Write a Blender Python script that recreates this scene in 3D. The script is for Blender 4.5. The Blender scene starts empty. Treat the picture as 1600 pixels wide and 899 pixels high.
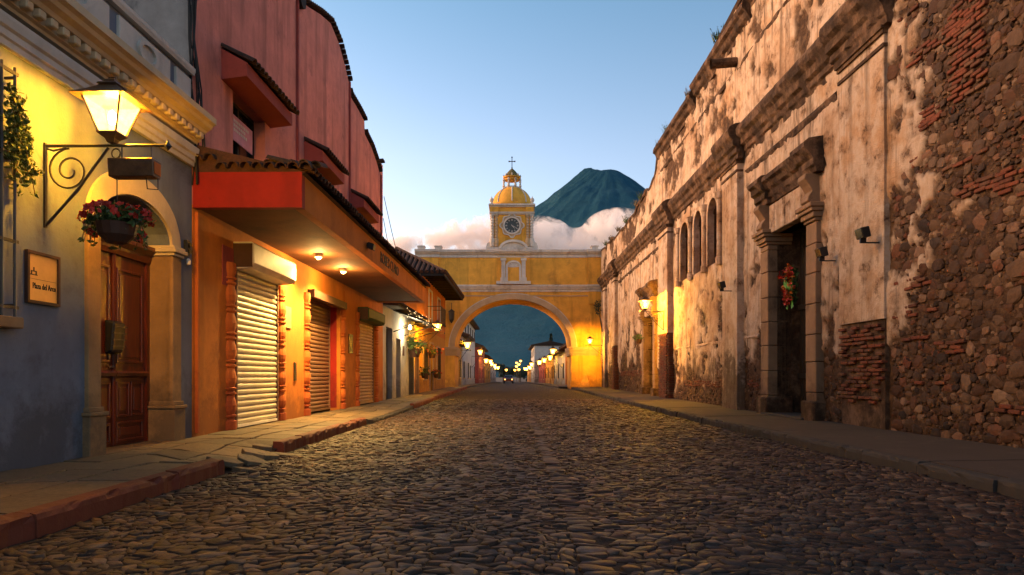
import bpy, bmesh, math, random
import numpy as np
from mathutils import Vector, Matrix
random.seed(7); rng = np.random.default_rng(7)
R = math.radians
SC = bpy.context.scene
COL = SC.collection

# ------------------------------------------------------------------ camera, sky, sun, exposure
cam = bpy.data.cameras.new('camera'); camo = bpy.data.objects.new('camera', cam); COL.objects.link(camo)
camo.location = (0, 0, 1.05); camo.rotation_euler = (R(90), 0, 0)
cam.sensor_width = 36; cam.lens = 24.0; cam.shift_y = 0.0866; cam.clip_start = 0.05; cam.clip_end = 40000
SC.camera = camo
world = bpy.data.worlds.new('World'); SC.world = world; world.use_nodes = True
wn = world.node_tree.nodes; wl = world.node_tree.links
sky = wn.new('ShaderNodeTexSky'); sky.sky_type = 'NISHITA'; sky.sun_disc = False
SUN_EL, SUN_AZ = R(4.5), R(-58)          # dusk sun, low beyond the houses at left
sky.sun_elevation = SUN_EL; sky.sun_rotation = SUN_AZ
sky.altitude = 1500; sky.air_density = 1.0; sky.dust_density = 2.6; sky.ozone_density = 1.7
# dusk belt: the whole horizon turns rosy, fading out by about 25 degrees up
_g = wn.new('ShaderNodeTexCoord'); _s = wn.new('ShaderNodeSeparateXYZ'); wl.new(_g.outputs['Generated'], _s.inputs[0])
_r = wn.new('ShaderNodeValToRGB'); wl.new(_s.outputs[2], _r.inputs[0])
_r.color_ramp.elements[0].position = 0.0; _r.color_ramp.elements[0].color = (1.28, 0.93, 0.84, 1)
_r.color_ramp.elements[1].position = 0.50; _r.color_ramp.elements[1].color = (0.76, 0.83, 0.83, 1)
_e = _r.color_ramp.elements.new(0.30); _e.color = (1.16, 0.94, 0.91, 1)
_m = wn.new('ShaderNodeMix'); _m.data_type = 'RGBA'; _m.blend_type = 'MULTIPLY'; _m.inputs[0].default_value = 1.0
wl.new(sky.outputs[0], _m.inputs[6]); wl.new(_r.outputs[0], _m.inputs[7])
bg = wn['Background']; wl.new(_m.outputs[2], bg.inputs[0]); bg.inputs[1].default_value = 0.15
sl = bpy.data.lights.new('sun', 'SUN'); so = bpy.data.objects.new('sun', sl); COL.objects.link(so)
sl.energy = 1.6; sl.angle = R(40); sl.color = (1.0, 0.55, 0.27)
_sd = Vector((math.sin(R(-84)) * math.cos(R(24)), math.cos(R(-84)) * math.cos(R(24)), math.sin(R(24))))
so.rotation_euler = _sd.to_track_quat('Z', 'Y').to_euler(); so.location = (0, 0, 60)
SC.view_settings.view_transform = 'Standard'; SC.view_settings.look = 'None'
SC.view_settings.exposure = 1.92; SC.view_settings.gamma = 1.0
SC.cycles.use_denoising = True
SC.cycles.max_bounces = 6; SC.cycles.diffuse_bounces = 3; SC.cycles.transparent_max_bounces = 12
SC.cycles.volume_bounces = 8; SC.cycles.sample_clamp_indirect = 4.0
LAMP = (1.0, 0.46, 0.015)

# ------------------------------------------------------------------ helpers
class Frame:
    def __init__(s, loc, rz): s.loc = Vector(loc); s.rz = rz; s.m = Matrix.Translation(s.loc) @ Matrix.Rotation(rz, 4, 'Z')
FL = Frame((-4.86, 0, 0), -0.012)     # left row: x = out over the street, y = along it
FR = Frame((6.26, 0, 0), 0.005)       # right wall: x negative = out over the street
FW = Frame((0, 0, 0), 0.0)
ORG = {}

def props(o, label=None, cat=None, group=None, kind=None):
    if label: o['label'] = label
    if cat: o['category'] = cat
    if group: o['group'] = group
    if kind: o['kind'] = kind
    return o
def thing(name, label, cat, frame, org, group=None, kind=None):
    o = bpy.data.objects.new(name, None); COL.objects.link(o); o.empty_display_size = 0.2
    o.location = frame.m @ Vector(org); o.rotation_euler = (0, 0, frame.rz)
    ORG[o] = Vector(org)
    return props(o, label, cat, group, kind)

class MB:
    def __init__(s): s.v = []; s.f = []
    def add(s, vs, fs):
        n = len(s.v); s.v += [tuple(v) for v in vs]; s.f += [tuple(i + n for i in f) for f in fs]; return s
    def box(s, x0, x1, y0, y1, z0, z1):
        return s.add([(x0,y0,z0),(x1,y0,z0),(x1,y1,z0),(x0,y1,z0),(x0,y0,z1),(x1,y0,z1),(x1,y1,z1),(x0,y1,z1)],
                     [(0,3,2,1),(4,5,6,7),(0,1,5,4),(1,2,6,5),(2,3,7,6),(3,0,4,7)])
    def prism(s, poly, fn, a, b):
        n = len(poly)
        vs = [fn(p, a) for p in poly] + [fn(p, b) for p in poly]
        fs = [tuple(range(n)), tuple(range(2*n-1, n-1, -1))] + [(i, (i+1) % n, n+(i+1) % n, n+i) for i in range(n)]
        return s.add(vs, fs)
    def prof_y(s, poly, y0, y1): return s.prism(poly, lambda p, t: (p[0], t, p[1]), y0, y1)
    def prof_x(s, poly, x0, x1): return s.prism(poly, lambda p, t: (t, p[0], p[1]), x0, x1)
    def prof_z(s, poly, z0, z1): return s.prism(poly, lambda p, t: (p[0], p[1], t), z0, z1)
    def ring(s, outer, inner, fn, a, b):
        n = len(outer)
        vs = [fn(p, a) for p in outer] + [fn(p, a) for p in inner] + [fn(p, b) for p in outer] + [fn(p, b) for p in inner]
        fs = []
        for i in range(n - 1):
            fs += [(i, i+1, n+i+1, n+i), (2*n+i, 3*n+i, 3*n+i+1, 2*n+i+1), (i, 2*n+i, 2*n+i+1, i+1), (n+i, n+i+1, 3*n+i+1, 3*n+i)]
        fs += [(0, n, 3*n, 2*n), (n-1, 3*n-1, 4*n-1, 2*n-1)]
        return s.add(vs, fs)
    def tube(s, pts, r, n=6, cap=True):
        pts = [Vector(p) for p in pts]; k = len(pts); vs = []
        for i, p in enumerate(pts):
            d = (pts[min(i+1, k-1)] - pts[max(i-1, 0)]).normalized()
            a = d.orthogonal().normalized() if i == 0 else (a - d * a.dot(d)).normalized()
            b = d.cross(a); rr = r[i] if isinstance(r, (list, tuple)) else r
            for j in range(n):
                t = 2*math.pi*j/n; vs.append(p + (a*math.cos(t) + b*math.sin(t))*rr)
        fs = [(i*n+j, i*n+(j+1) % n, (i+1)*n+(j+1) % n, (i+1)*n+j) for i in range(k-1) for j in range(n)]
        if cap: fs += [tuple(range(n-1, -1, -1)), tuple(range((k-1)*n, k*n))]
        return s.add(vs, fs)
    def lathe(s, prof, c=(0, 0, 0), n=12, rot=0.0, sx=1, sy=1):
        k = len(prof); vs = []
        for r, z in prof:
            for j in range(n):
                t = 2*math.pi*j/n + rot; vs.append((c[0]+r*math.cos(t)*sx, c[1]+r*math.sin(t)*sy, c[2]+z))
        fs = [(i*n+j, i*n+(j+1) % n, (i+1)*n+(j+1) % n, (i+1)*n+j) for i in range(k-1) for j in range(n)]
        fs += [tuple(range(n-1, -1, -1)), tuple(range((k-1)*n, k*n))]
        return s.add(vs, fs)
    def mesh(s, name, mat, off=(0, 0, 0), smooth=False, bevel=0.0, fix=True):
        me = bpy.data.meshes.new(name)
        me.from_pydata([(v[0]-off[0], v[1]-off[1], v[2]-off[2]) for v in s.v], [], s.f)
        if fix or bevel:
            bm = bmesh.new(); bm.from_mesh(me)
            if fix:
                bmesh.ops.remove_doubles(bm, verts=bm.verts, dist=1e-5)
                bmesh.ops.recalc_face_normals(bm, faces=bm.faces)
            if bevel:
                es = [e for e in bm.edges if len(e.link_faces) == 2 and e.calc_face_angle(0) > 0.6]
                bmesh.ops.bevel(bm, geom=es, offset=bevel, segments=1, affect='EDGES', clamp_overlap=True)
            bm.to_mesh(me); bm.free()
        if smooth:
            me.polygons.foreach_set('use_smooth', [True]*len(me.polygons))
        if mat: me.materials.append(mat)
        return me
    def build(s, name, mat, parent=None, frame=None, org=(0, 0, 0), smooth=False, bevel=0.0, fix=True, kind=None, label=None, cat=None, group=None):
        off = ORG[parent] if parent is not None else Vector(org)
        o = bpy.data.objects.new(name, s.mesh(name, mat, off, smooth, bevel, fix)); COL.objects.link(o)
        if parent is not None: o.parent = parent
        else:
            fr = frame or FW
            o.location = fr.m @ off; o.rotation_euler = (0, 0, fr.rz)
        ORG[o] = off
        return props(o, label, cat, group, kind)

def piece(name, me, parent, loc, rot=(0, 0, 0), sc=(1, 1, 1), kind=None):
    o = bpy.data.objects.new(name, me); COL.objects.link(o); o.parent = parent
    o.location = Vector(loc) - ORG[parent]; o.rotation_euler = rot; o.scale = sc
    ORG[o] = Vector((0, 0, 0))
    return o
def point(parent, loc, power, radius=0.05, color=LAMP):
    l = bpy.data.lights.new('lamp_light', 'POINT'); l.energy = power; l.color = color; l.shadow_soft_size = radius
    o = bpy.data.objects.new('lamp_light', l); COL.objects.link(o); o.parent = parent
    o.location = Vector(loc) - ORG[parent]
    return o
def strip_wall(mb, ts, top, ops, d0, d1, z0, fn, ends=True, back=True):
    """wall sheet with openings (ta, tb, za, zb); zb may be a function of t"""
    zf = lambda z, t: z(t) if callable(z) else z
    ts = sorted(set([round(t, 4) for t in ts] + [round(o[i], 4) for o in ops for i in (0, 1)]))
    q = lambda a, b, c, d: mb.add([a, b, c, d], [(0, 1, 2, 3)])
    for t0, t1 in zip(ts[:-1], ts[1:]):
        tm = (t0+t1)/2
        inside = sorted([o for o in ops if o[0] < tm < o[1]], key=lambda o: zf(o[2], tm))
        lo0 = lo1 = z0
        e = 1e-6
        for o in inside:
            a0, a1 = zf(o[2], t0), zf(o[2], t1); b0, b1 = zf(o[3], t0+e), zf(o[3], t1-e)
            for d in ((d0, d1) if back else (d0,)):
                if a0 > lo0+1e-4: q(fn(t0, lo0, d), fn(t1, lo1, d), fn(t1, a1, d), fn(t0, a0, d))
            if a0 > lo0+1e-4: q(fn(t0, a0, d0), fn(t1, a1, d0), fn(t1, a1, d1), fn(t0, a0, d1))
            q(fn(t0, b0, d0), fn(t1, b1, d0), fn(t1, b1, d1), fn(t0, b0, d1))
            lo0, lo1 = b0, b1
        T0, T1 = zf(top, t0), zf(top, t1)
        for d in ((d0, d1) if back else (d0,)):
            q(fn(t0, lo0, d), fn(t1, lo1, d), fn(t1, T1, d), fn(t0, T0, d))
        q(fn(t0, T0, d0), fn(t1, T1, d0), fn(t1, T1, d1), fn(t0, T0, d1))
    for o in ops:
        for t, e in ((o[0], 1e-6), (o[1], -1e-6)):
            a, b = zf(o[2], t), zf(o[3], t+e)
            q(fn(t, a, d0), fn(t, b, d0), fn(t, b, d1), fn(t, a, d1))
    if ends:
        for t in (ts[0], ts[-1]): q(fn(t, z0, d0), fn(t, zf(top, t), d0), fn(t, zf(top, t), d1), fn(t, z0, d1))
    return mb
YZ = lambda t, z, d: (d, t, z)
XZ = lambda t, z, d: (t, d, z)
def arch_f(c, a, spring, rise): return lambda t: spring + rise*math.sqrt(max(0, 1-((t-c)/a)**2))
def lin(a, b, n): return [a+(b-a)*i/n for i in range(n+1)]
def arc_pts(c, a, spring, rise, n=24): return [(c-a*math.cos(math.pi*i/n), spring+rise*math.sin(math.pi*i/n)) for i in range(n+1)]
def text_mb(txt, size, depth=0.01):
    cu = bpy.data.curves.new('lettering', 'FONT'); cu.body = txt; cu.size = size; cu.extrude = depth/2; cu.resolution_u = 2
    to = bpy.data.objects.new('lettering', cu); COL.objects.link(to)
    dg = bpy.context.evaluated_depsgraph_get(); me = bpy.data.meshes.new_from_object(to.evaluated_get(dg))
    vs = [tuple(v.co) for v in me.vertices]; fs = [tuple(p.vertices) for p in me.polygons]
    bpy.data.objects.remove(to); bpy.data.curves.remove(cu); bpy.data.meshes.remove(me)
    return vs, fs
def put_text(mb, txt, size, fn, stretch=1.0, width=None, depth=0.01):
    vs, fs = text_mb(txt, size, depth)
    x0 = min(v[0] for v in vs); x1 = max(v[0] for v in vs)
    k = (width/(x1-x0)) if width else stretch
    mb.add([fn((v[0]-x0)*k, v[1], v[2]) for v in vs], fs)
    return mb

# value noise (numpy) for geometry
_tab = np.random.default_rng(3).random((256, 256))
def vnoise(x, y):
    x = np.asarray(x, float); y = np.asarray(y, float)
    xi = np.floor(x).astype(int); yi = np.floor(y).astype(int); fx = x-xi; fy = y-yi
    fx = fx*fx*(3-2*fx); fy = fy*fy*(3-2*fy)
    g = lambda a, b: _tab[a % 256, b % 256]
    return (g(xi, yi)*(1-fx)+g(xi+1, yi)*fx)*(1-fy)+(g(xi, yi+1)*(1-fx)+g(xi+1, yi+1)*fx)*fy
def fbm(x, y, o=5, lac=2.1, gain=0.5):
    s = 0; a = 1; n = 0
    for i in range(o):
        s = s+a*vnoise(np.asarray(x)*lac**i+17.3*i, np.asarray(y)*lac**i+5.1*i); n += a; a *= gain
    return s/n
def sig(x): return 1/(1+np.exp(-np.clip(x, -30, 30)))

# ------------------------------------------------------------------ materials
class NT:
    def __init__(s, name):
        s.m = bpy.data.materials.new(name); s.m.use_nodes = True; s.t = s.m.node_tree; s.n = s.t.nodes
        s.b = s.n['Principled BSDF']; s.out = s.n['Material Output']
    def new(s, t, **kw):
        n = s.n.new('ShaderNode'+t)
        for k, v in kw.items(): setattr(n, k, v)
        return n
    def link(s, a, b): s.t.links.new(a, b)
    def coord(s, scale=(1, 1, 1), kind='Object'):
        if kind == 'World': src = s.new('NewGeometry').outputs['Position']
        else: src = s.new('TexCoord').outputs[kind]
        mp = s.new('Mapping'); mp.inputs['Scale'].default_value = scale
        s.link(src, mp.inputs['Vector']); return mp.outputs[0]
    def noise(s, scale, detail=6, rough=0.6, sc3=(1, 1, 1), kind='World', dist=0.0):
        n = s.new('TexNoise'); n.inputs['Scale'].default_value = scale; n.inputs['Detail'].default_value = detail
        n.inputs['Roughness'].default_value = rough; n.inputs['Distortion'].default_value = dist
        s.link(s.coord(sc3, kind), n.inputs['Vector']); return n.outputs['Fac']
    def ramp(s, fac, stops):
        r = s.new('ValToRGB'); e = r.color_ramp.elements
        while len(e) < len(stops): e.new(0.5)
        for i, (p, c) in enumerate(stops):
            e[i].position = p; e[i].color = (c, c, c, 1) if isinstance(c, (int, float)) else tuple(c)+(1,)
        s.link(fac, r.inputs[0]); return r.outputs[0]
    def mix(s, fac, a, b, mode='MIX'):
        m = s.new('Mix', data_type='RGBA', blend_type=mode)
        for i, v in ((0, fac), (6, a), (7, b)):
            if hasattr(v, 'is_linked') or hasattr(v, 'links'): s.link(v, m.inputs[i])
            elif i == 0: m.inputs[0].default_value = v
            else: m.inputs[i].default_value = tuple(v)+(1,)
        return m.outputs[2]
    def math(s, op, a, b=0.0):
        m = s.new('Math', operation=op)
        for i, v in ((0, a), (1, b)):
            if hasattr(v, 'links'): s.link(v, m.inputs[i])
            else: m.inputs[i].default_value = v
        return m.outputs[0]
    def bump(s, h, strength=0.3, dist=0.02, prev=None):
        b = s.new('Bump'); b.inputs['Strength'].default_value = strength; b.inputs['Distance'].default_value = dist
        s.link(h, b.inputs['Height'])
        if prev is not None: s.link(prev, b.inputs['Normal'])
        return b.outputs[0]
    def done(s, col=None, rough=0.8, normal=None, spec=0.3, metal=0.0):
        if col is not None:
            if hasattr(col, 'links'): s.link(col, s.b.inputs['Base Color'])
            else: s.b.inputs['Base Color'].default_value = tuple(col)+(1,)
        if hasattr(rough, 'links'): s.link(rough, s.b.inputs['Roughness'])
        else: s.b.inputs['Roughness'].default_value = rough
        if normal is not None: s.link(normal, s.b.inputs['Normal'])
        s.b.inputs['Specular IOR Level'].default_value = spec; s.b.inputs['Metallic'].default_value = metal
        return s.m
def sc(c, k): return tuple(min(1, x*k) for x in c)
def plain(name, c, rough=0.7, var=0.25, scale=4, bump=0.15, bscale=60, spec=0.3, metal=0, kind='World', rand=0.0):
    t = NT(name); n = t.noise(scale, 6, 0.65, kind=kind)
    col = t.mix(t.ramp(n, [(0.3, 0.0), (0.7, 1.0)]), sc(c, 1-var), sc(c, 1+var))
    if rand:
        oi = t.new('ObjectInfo'); hv = t.new('HueSaturation')
        t.link(t.math('ADD', t.math('MULTIPLY', oi.outputs['Random'], rand*2), 1-rand), hv.inputs['Value'])
        t.link(col, hv.inputs['Color']); col = hv.outputs[0]
    nm = t.bump(t.noise(bscale, 5, 0.6, kind=kind), bump, 0.01) if bump else None
    return t.done(col, rough, nm, spec, metal)
def plaster(name, c, stain=(0.1, 0.08, 0.06), amt=0.5, streak=0.5, var=0.18, rough=0.85, low=None, bump=0.25):
    c = sc(c, 0.72); stain = sc(stain, 0.72)
    """painted render: mottled, with vertical runs and stained patches"""
    t = NT(name)
    col = t.mix(t.ramp(t.noise(1.3, 8, 0.7), [(0.3, 0), (0.7, 1)]), sc(c, 1-var), sc(c, 1+var))
    st = t.ramp(t.noise(2.2, 6, 0.6, (1, 1, 0.12)), [(0.52, 0), (0.75, 1)])
    col = t.mix(t.math('MULTIPLY', st, streak), col, sc(c, 0.45))
    pt = t.ramp(t.noise(0.9, 10, 0.72, dist=0.4), [(0.55, 0), (0.68, 1)])
    col = t.mix(t.math('MULTIPLY', pt, amt), col, stain)
    zz = t.new('SeparateXYZ'); t.link(t.new('NewGeometry').outputs['Position'], zz.inputs[0])
    gr = t.math('SUBTRACT', t.noise(2.2, 8, 0.72), t.math('MULTIPLY', zz.outputs[2], 0.30))
    col = t.mix(t.math('MULTIPLY', t.ramp(gr, [(0.18, 0), (0.40, 1)]), 0.75), col, stain)
    sp = t.ramp(t.noise(14, 4, 0.6), [(0.66, 0), (0.72, 1)])
    col = t.mix(t.math('MULTIPLY', sp, amt*0.6), col, stain)
    h = t.math('ADD', t.noise(35, 6, 0.65), t.math('MULTIPLY', t.noise(3, 4), 2.0))
    return t.done(col, rough, t.bump(h, bump, 0.015), 0.25)
def emit(name, c, strength):
    t = NT(name); t.b.inputs['Base Color'].default_value = tuple(c)+(1,)
    t.b.inputs['Emission Color'].default_value = tuple(c)+(1,); t.b.inputs['Emission Strength'].default_value = strength
    return t.m
def lit_glass(name, c, strength):
    """lit lantern pane: clear enough to let the bulb's light out"""
    t = NT(name); tr = t.new('BsdfTransparent'); tr.inputs[0].default_value = (1, 0.93, 0.8, 1)
    em = t.new('Emission'); em.inputs[0].default_value = tuple(c)+(1,); 
    n = t.noise(18, 3, 0.5)
    t.link(t.math('MULTIPLY', t.ramp(n, [(0.3, 0.55), (0.65, 1.0)]), strength), em.inputs[1])
    ad = t.new('AddShader'); t.link(tr.outputs[0], ad.inputs[0]); t.link(em.outputs[0], ad.inputs[1])
    t.link(ad.outputs[0], t.out.inputs[0]); return t.m

M = {}
M['blue'] = plaster('blue_render', (0.18, 0.205, 0.262), (0.07, 0.072, 0.08), 0.6, 0.45)
M['white_trim'] = plaster('white_trim', (0.66, 0.61, 0.54), (0.28, 0.23, 0.18), 0.35, 0.35)
M['cream'] = plaster('cream_plaster', (0.66, 0.52, 0.33), (0.3, 0.2, 0.1), 0.3, 0.25)
M['stone'] = plaster('door_stone', (0.36, 0.21, 0.095), (0.12, 0.08, 0.05), 0.6, 0.3, 0.25)
M['grey_wall'] = plaster('bare_grey_render', (0.30, 0.285, 0.27), (0.05, 0.05, 0.05), 0.8, 0.6, 0.3)
M['pink'] = plaster('pink_render', (0.78, 0.275, 0.20), (0.30, 0.10, 0.08), 0.7, 0.95, 0.25)
M['pink_dark'] = plaster('deep_pink_render', (0.42, 0.085, 0.065), (0.15, 0.04, 0.03), 0.3, 0.3)
M['red'] = plaster('red_paint', (0.36, 0.015, 0.009), (0.12, 0.010, 0.008), 0.5, 0.5, 0.2, 0.7)
M['orange'] = plaster('orange_render', (0.66, 0.21, 0.028), (0.26, 0.085, 0.02), 0.5, 0.5, 0.2)
M['orange_trim'] = plaster('orange_trim', (0.62, 0.16, 0.03), (0.3, 0.05, 0.02), 0.35, 0.3, 0.15)
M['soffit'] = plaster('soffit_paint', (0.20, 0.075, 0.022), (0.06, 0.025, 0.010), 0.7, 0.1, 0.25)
M['ochre'] = plaster('ochre_render', (0.62, 0.31, 0.05), (0.3, 0.13, 0.03), 0.3, 0.35, 0.15)
M['white_wall'] = plaster('offwhite_render', (0.55, 0.53, 0.50), (0.2, 0.18, 0.16), 0.35, 0.35)
M['yellow'] = plaster('arch_yellow', (0.98, 0.485, 0.070), (0.42, 0.20, 0.05), 0.6, 0.8, 0.2)
M['arch_trim'] = plaster('arch_white', (0.78, 0.70, 0.62), (0.22, 0.17, 0.13), 0.6, 0.7)
M['arch_ring'] = plaster('arch_tan', (0.60, 0.43, 0.26), (0.25, 0.16, 0.1), 0.4, 0.3)
M['iron'] = plain('wrought_iron', (0.018, 0.016, 0.015), 0.45, 0.3, 20, 0.2, 80, 0.5)
M['tin'] = plain('lantern_tin', (0.10, 0.055, 0.03), 0.4, 0.35, 12, 0.2, 60, 0.5, 0.5)
M['steel'] = plain('shutter_steel', (0.50, 0.44, 0.30), 0.42, 0.14, 3, 0.1, 40, 0.5, 0.0)
M['steel_dark'] = plain('shutter_brown', (0.16, 0.085, 0.05), 0.45, 0.2, 3, 0.1, 40, 0.5, 0.0)
M['steel_mid'] = plain('shutter_tan', (0.40, 0.25, 0.12), 0.45, 0.2, 3, 0.1, 40, 0.5, 0.0)
M['steel_box'] = plain('shutter_box_paint', (0.60, 0.56, 0.48), 0.5, 0.15, 3, 0.1, 40)
M['green_box'] = plain('green_paint', (0.014, 0.05, 0.014), 0.55, 0.2)
M['brown_box'] = plain('brown_paint', (0.06, 0.025, 0.015), 0.6, 0.2)
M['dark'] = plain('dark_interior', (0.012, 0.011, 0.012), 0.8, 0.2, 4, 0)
M['dark_wood'] = plain('dark_door_wood', (0.014, 0.010, 0.008), 0.7, 0.3, 6, 0.2)
M['plastic'] = plain('black_plastic', (0.014, 0.014, 0.015), 0.4, 0.2, 8, 0.05)
M['glass'] = plain('window_glass', (0.02, 0.022, 0.025), 0.12, 0.2, 4, 0, spec=0.6)
M['cable'] = plain('cable_rubber', (0.012, 0.012, 0.012), 0.7, 0.1, 4, 0)
M['paper'] = plain('sign_paper', (0.62, 0.55, 0.45), 0.7, 0.12)
M['pink_sign'] = plain('pink_sign', (0.55, 0.22, 0.25), 0.6, 0.15)
M['bulb'] = emit('lit_bulb', (1.0, 0.72, 0.34), 14)
M['pane'] = lit_glass('lit_pane', (1.0, 0.50, 0.09), 1.5)
M['far_pane'] = lit_glass('lit_far_pane', (1.0, 0.44, 0.05), 2.2)
M['spot'] = emit('lit_spot', (1.0, 0.78, 0.42), 20)
M['fairy'] = emit('fairy_bulb', (1.0, 0.75, 0.4), 1.2)
M['head'] = emit('lit_headlight', (1.0, 0.42, 0.10), 1.5)
def wood():
    t = NT('varnished_red_wood')
    w = t.noise(5, 8, 0.7, (6, 6, 0.5), 'Object')
    col = t.ramp(w, [(0.3, (0.030, 0.005, 0.003)), (0.55, (0.085, 0.014, 0.006)), (0.75, (0.14, 0.028, 0.010))])
    return t.done(col, 0.33, t.bump(w, 0.15, 0.005), 0.5)
M['wood'] = wood()
def tinted(name, stops, rough, bump=0.5, bscale=45, attr='tint', spots=None, spec=0.3, rvar=0.0):
    """per-piece colour: the piece's own random number, or the stored tint of a joined mass"""
    t = NT(name); oi = t.new('ObjectInfo'); at = t.new('Attribute', attribute_name=attr)
    f = t.math('FRACT', t.math('ADD', t.math('ADD', t.math('MULTIPLY', oi.outputs['Random'], 0.9973), at.outputs['Fac']), t.math('MULTIPLY', t.noise(9, 4), 0.12)))
    col = t.ramp(f, stops)
    d = t.ramp(t.noise(22, 8, 0.7), [(0.25, 0.55), (0.6, 1.1)])
    col = t.mix(1.0, col, d, 'MULTIPLY')
    if spots:
        col = t.mix(t.ramp(t.noise(3.5, 8, 0.7), [(0.55, 0), (0.7, 1)]), col, spots)
    rg = rough
    if rvar: rg = t.math('ADD', t.math('MULTIPLY', t.noise(6, 5), rvar), rough-rvar/2)
    return t.done(col, rg, t.bump(t.noise(bscale, 6, 0.65), bump, 0.008), spec)
M['cobble'] = tinted('cobble_stone', [(0, (0.014, 0.008, 0.006)), (0.25, (0.044, 0.021, 0.012)), (0.45, (0.022, 0.014, 0.012)), (0.6, (0.066, 0.030, 0.016)), (0.75, (0.040, 0.024, 0.018)), (0.92, (0.14, 0.088, 0.058)), (1, (0.018, 0.011, 0.008))], 0.60, 1.0, 30, spec=0.22, rvar=0.55, spots=(0.020, 0.013, 0.008))
M['rubble'] = tinted('rubble_stone', [(0, (0.014, 0.008, 0.005)), (0.2, (0.080, 0.033, 0.014)), (0.35, (0.024, 0.013, 0.008)), (0.55, (0.105, 0.056, 0.028)), (0.7, (0.042, 0.021, 0.011)), (0.87, (0.18, 0.11, 0.065)), (1, (0.10, 0.028, 0.011))], 0.85, 0.7, 30, spots=(0.06, 0.04, 0.03))
M['brick'] = tinted('old_brick', [(0, (0.11, 0.028, 0.013)), (0.4, (0.155, 0.045, 0.02)), (0.7, (0.075, 0.026, 0.014)), (1, (0.13, 0.062, 0.032))], 0.9, 0.8, 40, spots=(0.10, 0.058, 0.034))
M['tile'] = tinted('roof_tile', [(0, (0.035, 0.016, 0.010)), (0.4, (0.07, 0.03, 0.017)), (0.7, (0.02, 0.014, 0.010)), (0.9, (0.12, 0.066, 0.032)), (1, (0.04, 0.02, 0.013))], 0.85, 0.5, 40, spots=(0.016, 0.014, 0.010))
M['slab'] = tinted('paving_slab', [(0, (0.09, 0.06, 0.034)), (0.4, (0.15, 0.10, 0.055)), (0.7, (0.075, 0.052, 0.032)), (1, (0.17, 0.115, 0.062))], 0.75, 0.5, 30, spots=(0.04, 0.03, 0.022))
M['kerb_red'] = plaster('red_kerb_paint', (0.24, 0.040, 0.020), (0.13, 0.034, 0.018), 0.95, 0.4, 0.45, 0.75)
M['concrete'] = plaster('walk_concrete', (0.12, 0.09, 0.07), (0.05, 0.036, 0.028), 0.7, 0.1, 0.2)
M['kerb_grey'] = plaster('kerb_concrete', (0.10, 0.085, 0.075), (0.04, 0.035, 0.03), 0.6, 0.2, 0.25)
M['dirt'] = plain('joint_dirt', (0.024, 0.015, 0.009), 0.95, 0.4, 5, 0.6, 50)
M['earth'] = plain('far_earth', (0.06, 0.05, 0.04), 0.95, 0.3, 0.02, 0)
def leafy(name, c, kind='World'):
    t = NT(name); col = t.mix(t.ramp(t.noise(9, 4), [(0.3, 0), (0.7, 1)]), sc(c, 0.5), sc(c, 1.5))
    return t.done(col, 0.55, None, 0.3)
M['leaf'] = leafy('leaf_green', (0.05, 0.085, 0.02)); M['dry_leaf'] = leafy('dry_leaf', (0.11, 0.075, 0.025))
M['bloom'] = leafy('red_bloom', (0.36, 0.022, 0.012)); M['bloom_orange'] = leafy('orange_bloom', (0.40, 0.10, 0.012))
M['cypress'] = leafy('cypress_green', (0.02, 0.035, 0.022)); M['bark'] = plain('bark', (0.06, 0.04, 0.03), 0.9)
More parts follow.
